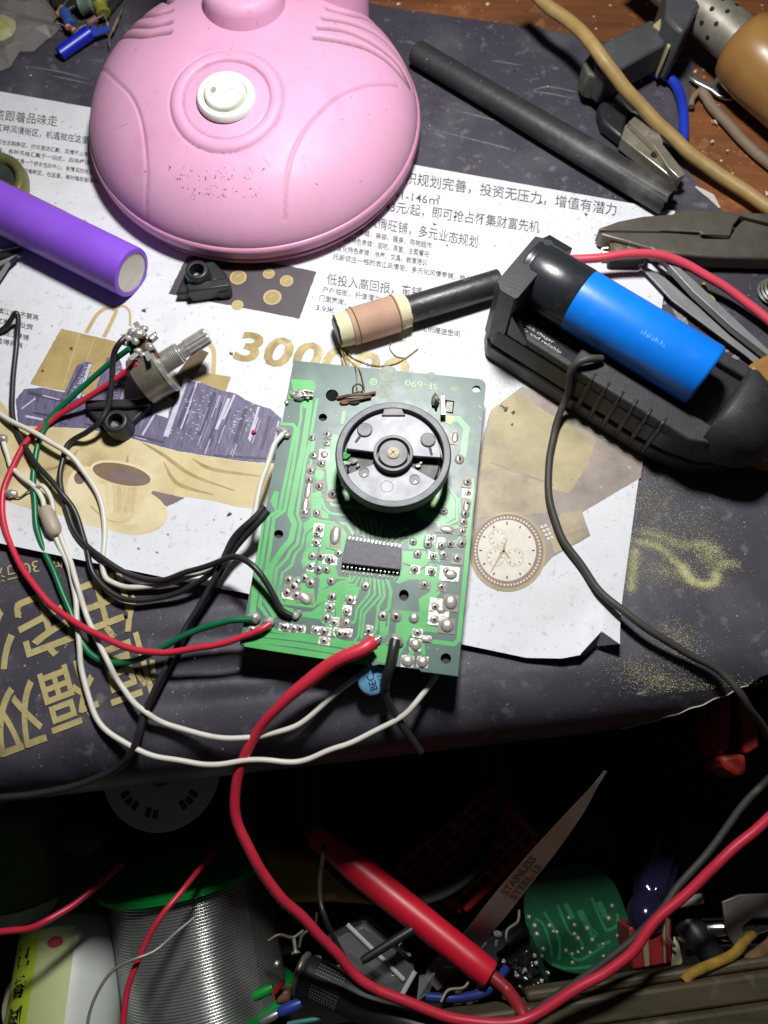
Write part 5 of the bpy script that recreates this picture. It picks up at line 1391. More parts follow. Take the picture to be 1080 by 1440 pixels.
cable('black_wire', 'twisted black lead hanging from the board side down past the gold characters', 'wire',
      [(376, 718, 12.6), (362, 736, 12), (345, 756, 10), (322, 782, 8), (298, 820, 6), (280, 850, 5), (260, 890, 4), (242, 925, 4), (222, 968, 4), (204, 1003, 3), (195, 1032, 2.4), (184, 1060, 0), (160, 1084, -5), (120, 1102, -8), (70, 1114, -9), (-20, 1124, -9)], 1.15, M_bw, gw)
cable('black_wire', 'thin black wire wrapped around the hanging black lead', 'wire',
      [(372, 712, 13.4), (350, 735, 13), (326, 762, 11), (306, 798, 9), (288, 835, 7.4), (262, 878, 6), (247, 915, 5.6), (226, 955, 5.4), (210, 990, 4.6), (203, 1005, 3.4)], .85, M_bw, gw)
cable('white_wire', 'white wire from the beige bead passing low under the board edge, lower one', 'wire',
      [(77, 752, 2.4), (90, 782, 2.2), (100, 812, 2), (107, 842, 2.8), (109, 880, 3), (112, 915, 3), (116, 945, 2.4), (126, 985, 2), (145, 1020, 1.6), (180, 1048, 1), (230, 1066, 0), (285, 1074, -1), (350, 1069, -1), (400, 1072, -1), (430, 1068, -1), (462, 1056, 0), (500, 1041, 1), (535, 1022, 2), (573, 999, 4), (600, 968, 5), (620, 940, 6)], .86, M_ww, gw)
cable('white_wire', 'white wire from the beige bead passing close under the board, upper one', 'wire',
      [(84, 750, 2.6), (98, 790, 2.6), (108, 822, 4), (120, 862, 2.4), (134, 898, 3.8), (152, 932, 5), (172, 965, 2.4), (202, 1000, 4.4), (232, 1021, 2), (290, 1034, 1.4), (345, 1038, 1.2), (380, 1033, 1.4), (420, 1018, 2), (462, 985, 4), (500, 955, 5), (530, 938, 7)], .86, M_ww, gw)
cable('white_wire', 'white lead from the left frame edge into the bead top', 'wire', [(5, 622, 2.4), (9, 640, 2), (14, 655, 2), (24, 664, 2), (46, 684, 3), (58, 704, 3), (64, 722, 3)], .85, M_ww, gw)
cable('white_wire', 'short white lead looping out of the bead top', 'wire', [(50, 686, 3), (58, 684, 4.4), (66, 692, 4.2), (72, 706, 3.4), (75, 720, 3)], .8, M_ww, gw)
be0, be1 = P(63, 714, 3.2), P(79, 754, 3.2)
s = MB(); dd = be1 - be0; L_ = dd.length
s.lathe(be0, dd, [(0, 0), (0, 1.8), (1.5, 2.5), (L_ - 2.5, 2.6), (L_ - .6, 1.9), (L_, 1.4), (L_, 0)], 24)
tag(s.build('insulating_sleeve', mat('beige_sleeve', (168, 156, 138), .5, var=.1, vs=90), smooth=60), 'beige sleeve joining the white wires on the coffee picture', 'sleeve')
jt = thing('solder_tag', 'small soldered tag with wire end at the left edge', 'solder tag', P(18, 692, ZF))
s = MB(); s.blob(P(15, 694, 2.2), (2.4, 0, 0), (0, 1.5, 0), (0, 0, 1.2), 10, 6, 0, .12); s.build('solder_drop', M_sold, jt)
s = MB(); s.tube(spline([P(18, 698, 2.2), P(28, 699, 1.8), (P(38, 692, 2)), P(46, 686, 3)]), .3, 6); s.build('lead', M_tarn, jt)
s = MB(); s.blob(P(4, 617, 2.4), (1.8, 0, 0), (0, 1.6, 0), (0, 0, 1.4), 10, 6, 0, .15)
tag(s.build('solder_blob', M_sold, smooth=60), 'solder blob tipping the white lead at the left edge', 'solder blob')
# heavy leads
cable('red_wire', 'thick red lead curving from the board edge down into the drawer', 'wire',
      [(525, 903, 15), (512, 910, 16), (480, 925, 15), (440, 950, 12), (398, 988, 8), (362, 1030, 2), (338, 1080, -4), (331, 1118, -8), (334, 1150, -11), (346, 1184, -14), (366, 1222, -18), (396, 1262, -23), (430, 1296, -28), (466, 1338, -34), (494, 1366, -38), (530, 1390, -40), (575, 1410, -41), (640, 1432, -42), (700, 1440, -42), (745, 1433, -42), (800, 1400, -40), (850, 1368, -38), (890, 1336, -36), (925, 1294, -34), (960, 1260, -32), (1010, 1212, -28), (1095, 1142, -22), (1200, 1055, -8), (1330, 960, 3)],
      [2.15] * 24 + [2.15 - .06 * i for i in range(9)] + [1.62] * 192, M_red)
cable('black_wire', 'black lead soldered to the board bottom with free end drooping', 'wire',
      [(556, 900, 13.6), (553, 915, 14), (546, 938, 13), (540, 960, 10), (543, 980, 7), (554, 1003, 3), (570, 1028, 0), (592, 1058, -4)], [1.55] * 28 + [1.2] * 29, M_bw, gw)
cable('charger_cable', 'dull black cable from the charger running over the flyer and desk edge', 'cable',
      [(846, 504, 24), (832, 505, 25.4), (816, 511, 24.6), (804, 526, 20), (795, 560, 9), (780, 606, 3), (771, 650, 2.6), (772, 690, 2.6), (780, 726, 2.6), (800, 770, 2.6), (835, 820, 2.8), (876, 857, 6), (925, 892, 6), (975, 922, 4), (1012, 945, 3), (1042, 978, 2), (1066, 1012, -6), (1092, 1050, -16), (1098, 1075, -22), (1076, 1098, -28), (1046, 1130, -32), (1020, 1165, -35), (990, 1204, -37), (958, 1240, -38), (935, 1275, -39), (908, 1306, -41), (868, 1338, -43), (820, 1376, -46), (770, 1410, -48), (720, 1450, -50)], 1.22, mat('dull_black_cable', (58, 56, 52), .6, var=.2, vs=120, stain=((110, 106, 96), 200, .62, .8, .5)))
cable('red_wire', 'pinkish red lead from behind the charger to the right edge', 'wire',
      [(765, 352, 14), (775, 358, 11), (800, 365, 9), (840, 365, 10), (880, 358, 11), (915, 357, 11), (950, 367, 10), (1000, 391, 8), (1045, 423, 6), (1095, 462, 5), (1180, 545, 3), (1300, 640, 2)], 1.62, M_redp)
# red bead
s = MB(); s.blob(P(357, 607, 1.7), (.9, 0, 0), (0, .8, 0), (0, 0, .7), 8, 5)
tag(s.build('red_bead', MATS['pinkish_red_pvc'], smooth=60), 'tiny red bead on the skyline picture left of the board', 'bead')
# ------------------------------------------------------------------ open drawer in front of and below the desk edge
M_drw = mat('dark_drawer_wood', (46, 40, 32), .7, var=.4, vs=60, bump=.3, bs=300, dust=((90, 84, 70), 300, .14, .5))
DF = -150.0
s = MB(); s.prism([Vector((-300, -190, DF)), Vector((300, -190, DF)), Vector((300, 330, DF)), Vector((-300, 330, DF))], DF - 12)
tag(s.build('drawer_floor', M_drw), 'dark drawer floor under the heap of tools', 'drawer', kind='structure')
M_rim = mat('grimy_olive_wood', (76, 68, 50), .55, var=.35, vs=50, bump=.3, bs=400, stain=[((60, 54, 40), 40, .5, .75, .7), ((150, 142, 116), 120, .62, .8, .5)])
stretch(M_rim, .4, 5, 5)
s = MB()
e0, e1 = P(660, 1428, -52), P(1120, 1362, -52)
ed = (e1 - e0).normalized(); en = Vector((-ed.y, ed.x, 0))
def rimpt(t, n, z): return Vector((e0.x + ed.x * t + en.x * n, e0.y + ed.y * t + en.y * n, z))
L0, L1 = -260, 200
s.prism([rimpt(L0, 0, -52), rimpt(L1, 0, -52), rimpt(L1, -8, -52), rimpt(L0, -8, -52)], -66)
s.prism([rimpt(L0, -8.05, -48.5), rimpt(L1, -8.05, -48.5), rimpt(L1, -40, -48.5), rimpt(L0, -40, -48.5)], -66)
s.prism([rimpt(20, 3.5, -56), rimpt(L1, 3.5, -56), rimpt(L1, .05, -56), rimpt(20, .05, -56)], -64)
tag(s.build('drawer_front', M_rim, bevel=1.2), 'grimy olive wooden front edge of the drawer', 'drawer', kind='structure')

# --- left side: reels and bottles
M_reel = mat('white_reel_plastic', (196, 204, 190), .45, var=.1, vs=60)
rc = P(226, 1082, -62)
rl = thing('plastic_reel', 'dim white plastic reel flange with dark lettering under the desk edge', 'reel', (rc.x, rc.y, DF))
ax = Vector((-.05, -.12, 1)).normalized()
s = MB(); s.lathe(rc, ax, [(-34, 0), (-34, 9), (-2, 9), (-2, 21), (-1.6, 22), (0, 22), (.3, 21.4), (.3, 6), (-1, 5.4), (-8, 5.4), (-8, 0)], 64); s.build('flange', M_reel, rl, smooth=40)
s = MB()
uu = (Vector((1, 0, 0)) - ax * ax.x).normalized(); vv = ax.cross(uu)
for a0_, tx in ((-2.35, 'Sn63'), (-1.62, 'WIRE'), (-.75, '0.8mm')):
    def fn(a, b, a0_=a0_):
        an = a0_ + .56 * (a - .5); r = 17.5 - 4.6 * (1 - b) 
        return rc + ax * .38 + uu * (r * math.cos(an)) + vv * (r * math.sin(an))
    for q_ in range(3 if tx != 'WIRE' else 2):
        g_ = .06 + q_ * .32
        s.add([fn(g_ + .24 * i / 4, j) for i in range(5) for j in (.15 + .12 * (q_ % 2), .9)], [[2 * i, 2 * i + 1, 2 * i + 3, 2 * i + 2] for i in range(4)])
s.build('dark_marking', mat('dark_moulded_mark', (52, 62, 56), .5), rl, smooth=0)
def bottle(name, label, cat, p, q, prof, n=56):
    t = thing(name, label, cat, (P(*p).x, P(*p).y, DF))
    a, b = P(*p), P(*q)
    return t, a, (b - a).normalized(), (b - a).length
# pale bottle with label
t, a, d, L_ = bottle('white_bottle', 'white plastic bottle with lime label and vertical black lettering beside solder spool', 'bottle', (112, 1268, -108), (84, 1480, -94), None)
R = 20.4
s = MB(); s.lathe(a, d, [(7, 17), (8.5, 18.8), (11, 19.9), (14, R), (84, R), (88, R - 1), (90, 0)], 64); s.build('body', mat('white_bottle_plastic', (208, 214, 208), .4, var=.05, vs=40, bump=.1, bs=60), t, smooth=50)
s = MB(); s.lathe(a, d, [(-14, 0), (-14, 13.5), (-12.5, 15), (6, 15.6), (7.6, 15.7)], 56); s.build('cap', mat('grey_ribbed_cap', (92, 94, 84), .55, var=.2), t, smooth=50)
up = Vector((0, 0, 1)); up = (up - d * up.dot(d)).normalized(); sd_ = d.cross(up).normalized()
if sd_.x < 0: sd_ = -sd_
def onc(tt, ang, r=R + .12): return a + d * tt + (up * math.cos(ang) + sd_ * math.sin(ang)) * r
s = MB()
def patch(t0, t1, a0_, a1_, r, m, k=14):
    vs = [onc(t0 + (t1 - t0) * j, a0_ + (a1_ - a0_) * i / k, r) for i in range(k + 1) for j in (0, 1)]
    s.add(vs, [[2 * i, 2 * i + 1, 2 * i + 3, 2 * i + 2] for i in range(k)], m)
patch(12, 84, -.98, .36, R + .10, 0); patch(13, 83, -.96, -.30, R + .16, 1)
lb = s.build('label', [mat('pale_lime_paper', (190, 202, 142), .55, var=.05), mat('lime_paper', (176, 200, 52), .55, var=.05)], t, fix=False)
s = MB()
for k, chx in enumerate('己香圆天元'):
    write(s, chx, lambda u_, v_, k=k: onc(17 + 9.4 * k + 7.2 * (1 - v_), -.80 + .36 * u_, R + .22), bold=.03)
write(s, '净重约100克', lambda u_, v_: onc(62 - 2.6 * v_ + 2.6, -.24 + .5 * u_, R + .2), bold=.01)
s.build('lettering', M_hole, lb, smooth=0)
s = MB()
def em(u_, v_): return onc(17 + v_, 0.02 + u_, R + .2)
s.poly([em(.145 * math.cos(k * .3307), 1.9 * math.sin(k * .3307)) for k in range(19)], 0)
for k in range(4): s.poly([em(-.09 + .05 * k + i * .008, j * 1.1) + up * .04 for i, j in ((0, -1), (1, -1), (1, 1), (0, 1))], 1)
s.build('emblem', [mat('red_emblem', (190, 52, 60), .5), mat('pale_emblem', (206, 150, 130), .5)], lb, smooth=0)
# solder spool
t, a, d, L_ = bottle('solder_spool', 'large spool of shiny solder wire with green rims in front of the desk', 'spool', (266, 1226, -100), (292, 1414, -110), None)
M_sw = mat('solder_wire', (190, 192, 188), .24, metal=.8, var=.12, vs=60)
s = MB()
prof = [(1, 10)]
nw = 44
for k in range(nw):
    t0 = 1.2 + (L_ - 2.4) * k / nw; st = (L_ - 2.4) / nw
    prof += [(t0, 30.2), (t0 + st * .2, 30.75), (t0 + st * .5, 31.0), (t0 + st * .8, 30.75)]
s.lathe(a, d, prof + [(L_ - 1, 10)], 72); s.build('winding', M_sw, t, smooth=75)
M_gf = mat('green_rim_plastic', (22, 160, 66), .35, var=.06)
for nm, q in (('flange', 0), ('flange', L_)):
    s = MB(); s.lathe(a + d * q, d, [(-1.2, 6), (-1.2, 34), (-.8, 34.6), (.8, 34.6), (1.2, 34), (1.2, 6)], 72); s.build(nm, M_gf, t, smooth=40)
s = MB(); s.lathe(a, d, [(1.3, 31.4), (L_ - 1.3, 31.4)], 60, 0, -.9, 1.5, Vector((0, 0, 1)))
mm = mat('clear_film', (200, 205, 205), .12, spec=.6, alpha=.10); s.build('film_wrap', mm, t, fix=False)
# green bottle and white cap in the far left corner
t, a, d, L_ = bottle('green_bottle', 'dim green plastic bottle in the left corner of the drawer', 'bottle', (20, 1120, -92), (52, 1268, -104), None)
s = MB(); s.lathe(a, d, [(0, 0), (0, 8), (4, 14), (9, 15.4), (L_ - 4, 15.6), (L_, 14), (L_, 0)], 44); s.build('body', mat('olive_green_plastic', (84, 116, 52), .4, var=.4, vs=60), t, smooth=50)
s = MB(); s.lathe(a - d * 3, d, [(-6, 0), (-6, 7.6), (-5, 8.4), (2.8, 8.6), (3, 0)], 36); s.build('cap', M_reel, t, smooth=50)
s = MB(); s.lathe(a + d * (L_ - 3), d, [(0, 15.9), (0, 16.6), (5, 16.2), (5, 0)], 44); s.build('base_band', M_reel, t, smooth=50)
s = MB(); c = P(-16, 1455, -70); s.lathe((c.x, c.y, DF), (0, 0, 1), [(0, 0), (0, 14), (40, 14.2), (44, 12), (46, 0)], 44)
tag(s.build('cream_jar', mat('cream_plastic', (196, 190, 164), .5), smooth=50), 'cream plastic jar at the bottom left corner', 'jar')
s = MB(); c = P(118, 1180, -88); s.blob(c, (9, 0, 0), (0, 6, 0), (0, 0, 5), 14, 8, 0, .08)
tag(s.build('cardboard_scrap', mat('dull_cardboard', (84, 76, 56), .8, var=.4, vs=120), smooth=0), 'dull brown scrap behind the green bottle', 'scrap')

# --- middle: black tub, red grille, yellow case
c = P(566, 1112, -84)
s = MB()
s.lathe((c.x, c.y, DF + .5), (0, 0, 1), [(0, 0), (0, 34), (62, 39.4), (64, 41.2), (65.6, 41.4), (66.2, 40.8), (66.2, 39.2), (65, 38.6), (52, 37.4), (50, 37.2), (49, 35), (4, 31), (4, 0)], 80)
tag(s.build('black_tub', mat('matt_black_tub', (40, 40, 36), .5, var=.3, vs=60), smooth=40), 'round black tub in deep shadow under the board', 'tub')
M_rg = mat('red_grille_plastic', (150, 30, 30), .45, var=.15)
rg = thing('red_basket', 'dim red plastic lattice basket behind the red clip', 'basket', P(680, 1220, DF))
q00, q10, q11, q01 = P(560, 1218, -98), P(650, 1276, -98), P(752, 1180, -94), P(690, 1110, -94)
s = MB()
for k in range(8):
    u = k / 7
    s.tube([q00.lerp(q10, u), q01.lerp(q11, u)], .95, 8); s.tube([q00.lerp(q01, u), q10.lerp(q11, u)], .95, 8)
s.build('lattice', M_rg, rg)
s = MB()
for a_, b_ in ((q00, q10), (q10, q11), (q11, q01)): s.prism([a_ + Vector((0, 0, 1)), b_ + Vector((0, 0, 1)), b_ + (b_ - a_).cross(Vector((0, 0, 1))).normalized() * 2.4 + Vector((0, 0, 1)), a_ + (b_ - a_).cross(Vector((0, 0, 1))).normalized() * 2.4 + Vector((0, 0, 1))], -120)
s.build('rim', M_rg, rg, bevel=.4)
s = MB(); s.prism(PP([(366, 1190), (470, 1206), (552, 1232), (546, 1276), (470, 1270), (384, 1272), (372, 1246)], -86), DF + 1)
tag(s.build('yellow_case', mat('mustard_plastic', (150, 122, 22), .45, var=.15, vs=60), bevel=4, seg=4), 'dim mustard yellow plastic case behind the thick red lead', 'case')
# red insulated clip with its lead
cl = thing('test_clip', 'long red insulated test clip lying diagonally in the drawer', 'test clip', P(590, 1290, -84))
k0, k1 = P(440, 1172, -76), P(690, 1372, -60)
kd = (k1 - k0).normalized(); KL = (k1 - k0).length
s = MB()
prof = [(0, 0), (0, 3.0), (2, 4.2), (14, 4.7), (20, 5.3), (26, 5.5), (KL * .6, 5.2), (KL - 8, 4.9), (KL - 1, 4.7), (KL, 4.4), (KL, 3.2), (KL - 3, 3.0)]
s.lathe(k0, kd, prof, 36)
M_rc = mat('red_rubber_boot', (206, 30, 52), .38, var=.06, vs=60)
s.build('boot', M_rc, cl, smooth=50)
s = MB(); s.tube(spline([k1 - kd * 6, k1 + kd * 3, P(716, 1396, -58), P(734, 1424, -52), P(752, 1470, -47)]), 2.2, 14); s.build('lead', mat('dark_red_pvc', (150, 40, 48), .4), cl)
# steel blade
bl = thing('steel_blade', 'long narrow stamped steel blade reaching up from the drawer heap', 'blade', P(700, 1250, DF))
cx = [(852, 1084, -20, 5), (838, 1104, -23, 9), (812, 1140, -30, 24), (770, 1192, -40, 36), (730, 1240, -50, 40), (690, 1290, -59, 42), (655, 1334, -73, 44), (622, 1366, -76, 46), (606, 1384, -77, 30)]
cen = spline(PP([c_[:3] for c_ in cx]), 6)
wds = [v.x for v in spline([Vector((c_[3], 0, 0)) for c_ in cx], 6)]
s = MB(); Lp, Rp = [], []
for i, p in enumerate(cen):
    dd = (cen[min(i + 1, len(cen) - 1)] - cen[max(0, i - 1)]).normalized()
    nn = dd.cross(Vector((.25, -.1, 1))).normalized()
    hw = wds[i] * .40 * mmpp(540, 1200, p.z)
    Lp.append(p - nn * hw); Rp.append(p + nn * hw)
n_ = len(cen)
dn = Vector((0, 0, -.9))
s.add(Lp + Rp + [q + dn for q in Lp] + [q + dn for q in Rp],
      [[i, i + 1, n_ + i + 1, n_ + i] for i in range(n_ - 1)] + [[2 * n_ + i, 3 * n_ + i, 3 * n_ + i + 1, 2 * n_ + i + 1] for i in range(n_ - 1)] +
      [[i, 2 * n_ + i, 2 * n_ + i + 1, i + 1] for i in range(n_ - 1)] + [[n_ + i, n_ + i + 1, 3 * n_ + i + 1, 3 * n_ + i] for i in range(n_ - 1)] + [[0, n_, 3 * n_, 2 * n_], [n_ - 1, 3 * n_ - 1, 4 * n_ - 1, 2 * n_ - 1]])
s.build('strip', mat('brown_reflection_steel', (116, 94, 77), .4, metal=.25, var=.25, vs=50, stain=[((120, 120, 122), 26, .42, .62, .8), ((84, 60, 44), 90, .62, .78, .5)]), bl, smooth=30)  # brown and grey reflections put into the colour of the steel
s = MB()
def onbl(a_, b_):
    f = 20 + a_ * 6.4; i = int(f); p = cen[i].lerp(cen[i + 1], f - i)
    return p + (Rp[i] - Lp[i]).normalized() * (b_ * 3.0) + Vector((0, 0, .08))
write(s, 'STAINLESS', lambda u_, v_: onbl(1 - u_, .1 + .9 * v_), bold=.02); write(s, 'STEEL 15', lambda u_, v_: onbl(1 - u_ * .9, -1 + .8 * v_), bold=.02)
s.build('lettering', mat('dark_etched_mark', (58, 44, 34), .6), bl, smooth=0)
# clear plastic box
s = MB(); s.prism(PP([(452, 1332), (512, 1298), (584, 1362), (580, 1376), (566, 1400), (540, 1394)], -72), -96)
o = s.build('clear_box', mat('clear_styrene', (176, 180, 176), .12, var=.1, spec=.9, alpha=.2), bevel=1)
tag(o, 'small clear plastic box between red lead and red clip', 'box')
s = MB(); s.tube(PP([(488, 1300, -71.6), (568, 1378, -71.6)]), .8, 8); s.tube(PP([(566, 1398, -72), (584, 1366, -72)]), .9, 8); s.build('edge', mat('bright_clear_edge', (190, 192, 188), .2, spec=.8), o)
s = MB(); s.lathe(P(508, 1352, -60), P(572, 1312, -62) - P(508, 1352, -60), [(0, 0), (0, 1.1), (2, 1.5), (20, 1.6), (20, 0)], 16)
tag(s.build('black_pin', M_blk, smooth=50), 'short thin black pin resting on the clear box', 'pin')
# clear film scraps and white flap
s = MB(); s.prism([P(590, 1372, -70), P(612, 1368, -66), P(604, 1396, -72), P(586, 1408, -72)], off=(0, 0, -.4))
tag(s.build('clear_scrap', mat('glossy_clear_scrap', (160, 166, 160), .1, spec=.9, alpha=.5)), 'small folded clear film scrap beside the blade tip', 'film scrap')
# black round handle with ring
bh = thing('soldering_tool', 'black knurled round tool handle at the bottom of the drawer', 'tool handle', P(500, 1400, -70))
h0, h1 = P(424, 1368, -58), P(640, 1470, -48)
hdx = (h1 - h0).normalized()
s = MB(); s.lathe(h0, hdx, [(0, 0), (0, 4.8), (.8, 5.7), (3, 6.2), (60, 6.4), (60, 0)], 40); s.build('grip', mat('satin_black_grip', (30, 30, 32), .4, var=.2, vs=200), bh, smooth=50)
s = MB()
for k in range(11):
    for j in range(12):
        an = -1.0 + 2.0 * j / 11
        uu2, vv2 = perp(hdx); upn = (Vector((0, 0, 1)) - hdx * hdx.z).normalized(); sdn = hdx.cross(upn)
        dd = upn * math.cos(an) + sdn * math.sin(an)
        s.box(h0 + hdx * (6 + k * .9) + dd * 6.25, hdx * .22, hdx.cross(dd) * .22, dd * .12)
s.build('knurl', mat('grey_knurl', (96, 96, 96), .4), bh, smooth=0)
s = MB(); s.lathe(h0 - hdx * 1.2, hdx, [(0, 5.6), (.6, 6.6), (1.6, 6.6), (2.2, 5.6)], 40); s.build('ring', M_tarn, bh, smooth=60)
# scraps at the left of it
gs = 'coloured scraps beside the solder spool'
for nm, lbl, a_, b_, r, rgb in (('green_scrap', 'bright green plastic scrap at the solder spool foot', (356, 1402, -58), (384, 1388, -58), 1.7, (20, 150, 56)),
                              ('red_scrap', 'short red wire scrap pointing up from the green scrap', (384, 1398, -57), (398, 1380, -56), .9, (170, 40, 34)),
                              ('tan_scrap', 'tan round scrap beside the black handle ring', (388, 1402, -62), (410, 1396, -62), 2.6, (150, 110, 76)),
                              ('blue_crimp', 'blue crimp terminal with silver tip below the tan scrap', (392, 1424, -58), (424, 1410, -58), 1.9, (44, 62, 150)),
                              ('silver_crimp', 'silver crimp barrel ahead of the blue crimp', (366, 1438, -58), (391, 1425, -58), 1.5, (170, 172, 174)),
                              ('teal_wire', 'teal wire scrap along the bottom frame edge', (404, 1440, -60), (452, 1432, -60), .8, (60, 130, 120)),
                              ('silver_nut', 'small bright metal nut above the coloured scraps', (386, 1354, -60), (392, 1358, -60), 1.3, (190, 190, 186))):
    A_, B_ = P(*a_), P(*b_); s = MB(); LL = (B_ - A_).length
    s.lathe(A_, B_ - A_, [(0, 0), (0, r * .8), (LL * .2, r), (LL * .8, r), (LL, r * .75), (LL, 0)], 14)
    tag(s.build(nm, mat(nm + '_plastic', rgb, .4, metal=.8 if 'silver' in nm else 0), smooth=50), lbl, 'scrap', gs)
cable('blue_cable', 'dark blue cable passing behind the red clip lead', 'cable', [(600, 1402, -66), (640, 1404, -64), (676, 1396, -62), (696, 1382, -62), (712, 1362, -66)], 1.5, mat('dark_blue_pvc', (38, 52, 120), .35))
cable('thin_black_wire', 'thin dark wire trailing beside the thick red lead', 'wire', [(456, 1188, -60), (452, 1220, -50), (449, 1262, -40), (456, 1290, -38), (470, 1322, -42), (492, 1358, -46), (520, 1384, -46), (552, 1398, -47), (590, 1418, -47), (628, 1440, -48)], .8, M_bw)
cable('thin_red_wire', 'thin dark red wire crossing above the white bottle', 'wire', [(-20, 1313, -52), (30, 1307, -52), (64, 1297, -52), (100, 1275, -56), (138, 1244, -60), (172, 1214, -62)], 1.15, M_red)
cable('thin_red_wire', 'thin red wire hanging down across the solder spool', 'wire', [(300, 1200, -66), (272, 1232, -52), (248, 1262, -46), (226, 1288, -44), (206, 1322, -44), (190, 1362, -44), (178, 1405, -44), (171, 1460, -44)], 1.0, M_red)
cable('grey_thin_wire', 'thin grey stripped wire arching from the bottle to the solder spool', 'wire', [(122, 1460, -40), (126, 1424, -40), (140, 1392, -40), (160, 1364, -40), (190, 1348, -40), (214, 1337, -42), (230, 1326, -44), (252, 1308, -48), (276, 1288, -52)], .5, mat('grey_tinned_wire', (150, 150, 146), .4, metal=.4))
# round green board
rb = thing('round_board', 'small round green circuit board with scattered solder dots', 'circuit board', P(812, 1302, -98))
zr = -96.0
s = MB(); out = [P(737 + 0, 1262, zr), P(738, 1290, zr), P(748, 1325, zr), P(766, 1350, zr), P(790, 1364, zr), P(818, 1369, zr), P(846, 1363, zr), P(868, 1346, zr), P(882, 1322, zr), P(886, 1302, zr), P(880, 1282, zr), P(862, 1240, zr), P(830, 1218, zr), P(780, 1222, zr), P(748, 1240, zr)]
out = spline(out + [out[0]], 4)[:-1]
s.prism(out, zr - 1.6); s.build('board', mat('deep_green_board', (24, 82, 54), .35, var=.2, vs=120, spec=.5), rb)
s = MB()
for pts, wd in (([(752, 1292), (764, 1300), (774, 1330), (776, 1345)], 1.0), ([(832, 1262), (848, 1300), (855, 1308), (868, 1300), (868, 1284)], 1.1), ([(842, 1268), (852, 1290)], 2.2), ([(815, 1280), (832, 1312), (838, 1310)], 2.4), ([(784, 1272), (800, 1310), (812, 1316), (820, 1330)], 1.1), ([(765, 1282), (786, 1320), (786, 1350)], 1.1), ([(800, 1340), (815, 1350), (850, 1330)], 1.0), ([(840, 1330), (858, 1324)], 1.2), ([(795, 1270), (806, 1292)], 1.8), ([(776, 1356), (800, 1362), (840, 1358)], 1.0)):
    s.ribbon(spline(PP(pts, zr + .05), 4), wd)
s.build('copper_track', mat('mid_green_track', (46, 124, 76), .35, var=.15), rb, smooth=0)
first = None
for x, y in ((773, 1302), (778, 1310), (783, 1311), (808, 1301), (808, 1314), (813, 1320), (826, 1306), (800, 1291), (856, 1292), (861, 1274), (875, 1300), (868, 1316), (875, 1312), (848, 1328), (849, 1345), (830, 1340), (819, 1334), (813, 1339), (805, 1342), (796, 1337), (805, 1354), (764, 1335), (752, 1302), (755, 1314), (762, 1345), (744, 1290), (833, 1322)):
    c = P(x, y, zr)
    if first is None:
        o = MB().lathe(rb['org'], (0, 0, 1), [(0, 1.15), (.3, 1.0), (.7, .5), (.85, 0)], 12).build('solder_joint', M_tin, rb)
        first = o
    else:
        o = first.copy(); COL.objects.link(o); o.parent = rb
    o.location = (c - Vector(rb['org'])) * .001
    k_ = random.uniform(.5, .95); o.scale = (k_, k_, k_)
# potted black module
bm_ = thing('potted_module', 'lumpy glossy black module with silver solder points beside the round board', 'module', P(740, 1370, -80))
s = MB()
n_ = 22; vs = []
q = [P(702, 1348, -78), P(748, 1308, -78), P(786, 1396, -76), P(730, 1418, -76)]
for i in range(n_ + 1):
    for j in range(n_ + 1):
        p = q[0].lerp(q[1], i / n_).lerp(q[3].lerp(q[2], i / n_), j / n_)
        e_ = min(1, 5 * min(i, n_ - i, j, n_ - j) / n_)
        p.z += 1.6 * noise.noise(p * .5) + .8 * noise.noise(p * 1.3) - (1 - e_) * 9
        vs.append(p)
s.add(vs, [[i * (n_ + 1) + j, i * (n_ + 1) + j + 1, (i + 1) * (n_ + 1) + j + 1, (i + 1) * (n_ + 1) + j] for i in range(n_) for j in range(n_)])
s.build('body', mat('glossy_black_resin', (20, 22, 22), .22, spec=.6, var=.3), bm_, smooth=60)
for x, y in ((738, 1364), (754, 1354), (762, 1380), (744, 1392), (748, 1402), (726, 1372), (708, 1352), (770, 1368), (752, 1344)):
    s = MB(); s.blob(P(x, y, -75.5), (.8, 0, 0), (0, .8, 0), (0, 0, .8), 7, 5, 0, .2); s.build('solder_point', M_sold, bm_)
# violet screwdriver handle
sd2 = thing('screwdriver', 'violet ribbed translucent screwdriver handle with rounded end', 'screwdriver', P(910, 1270, -80))
v0, v1 = P(936, 1190, -98), P(901, 1312, -78)
vd = (v1 - v0).normalized(); VL = (v1 - v0).length
s = MB(); N_ = 60; vs = []; prof = [(0, 5), (2, 6.8), (VL - 17, 7.0), (VL - 14.6, 6.6), (VL - 13.6, 5.6)]
uu, vv = perp(vd)
for tt, r in prof:
    for k in range(N_):
        an = 2 * math.pi * k / N_; rr_ = r * (1 - (.09 * max(0, math.cos(an * 6)) if tt < VL - 14 else 0))
        vs.append(v0 + vd * tt + (uu * math.cos(an) + vv * math.sin(an)) * rr_)
s.add(vs, [[i * N_ + k, i * N_ + (k + 1) % N_, (i + 1) * N_ + (k + 1) % N_, (i + 1) * N_ + k] for i in range(len(prof) - 1) for k in range(N_)])
M_vio = mat('violet_clear_plastic', (38, 32, 62), .12, var=.1, spec=.7, trans=.25)
s.build('grip', M_vio, sd2, smooth=40)
s = MB(); s.lathe(v0, vd, [(VL - 14, 5.6), (VL - 12.5, 6.3), (VL - 8, 6.9), (VL - 4, 6.2), (VL - 1.2, 3.8), (VL, 0)], 40); s.build('end_ball', M_vio, sd2, smooth=60)
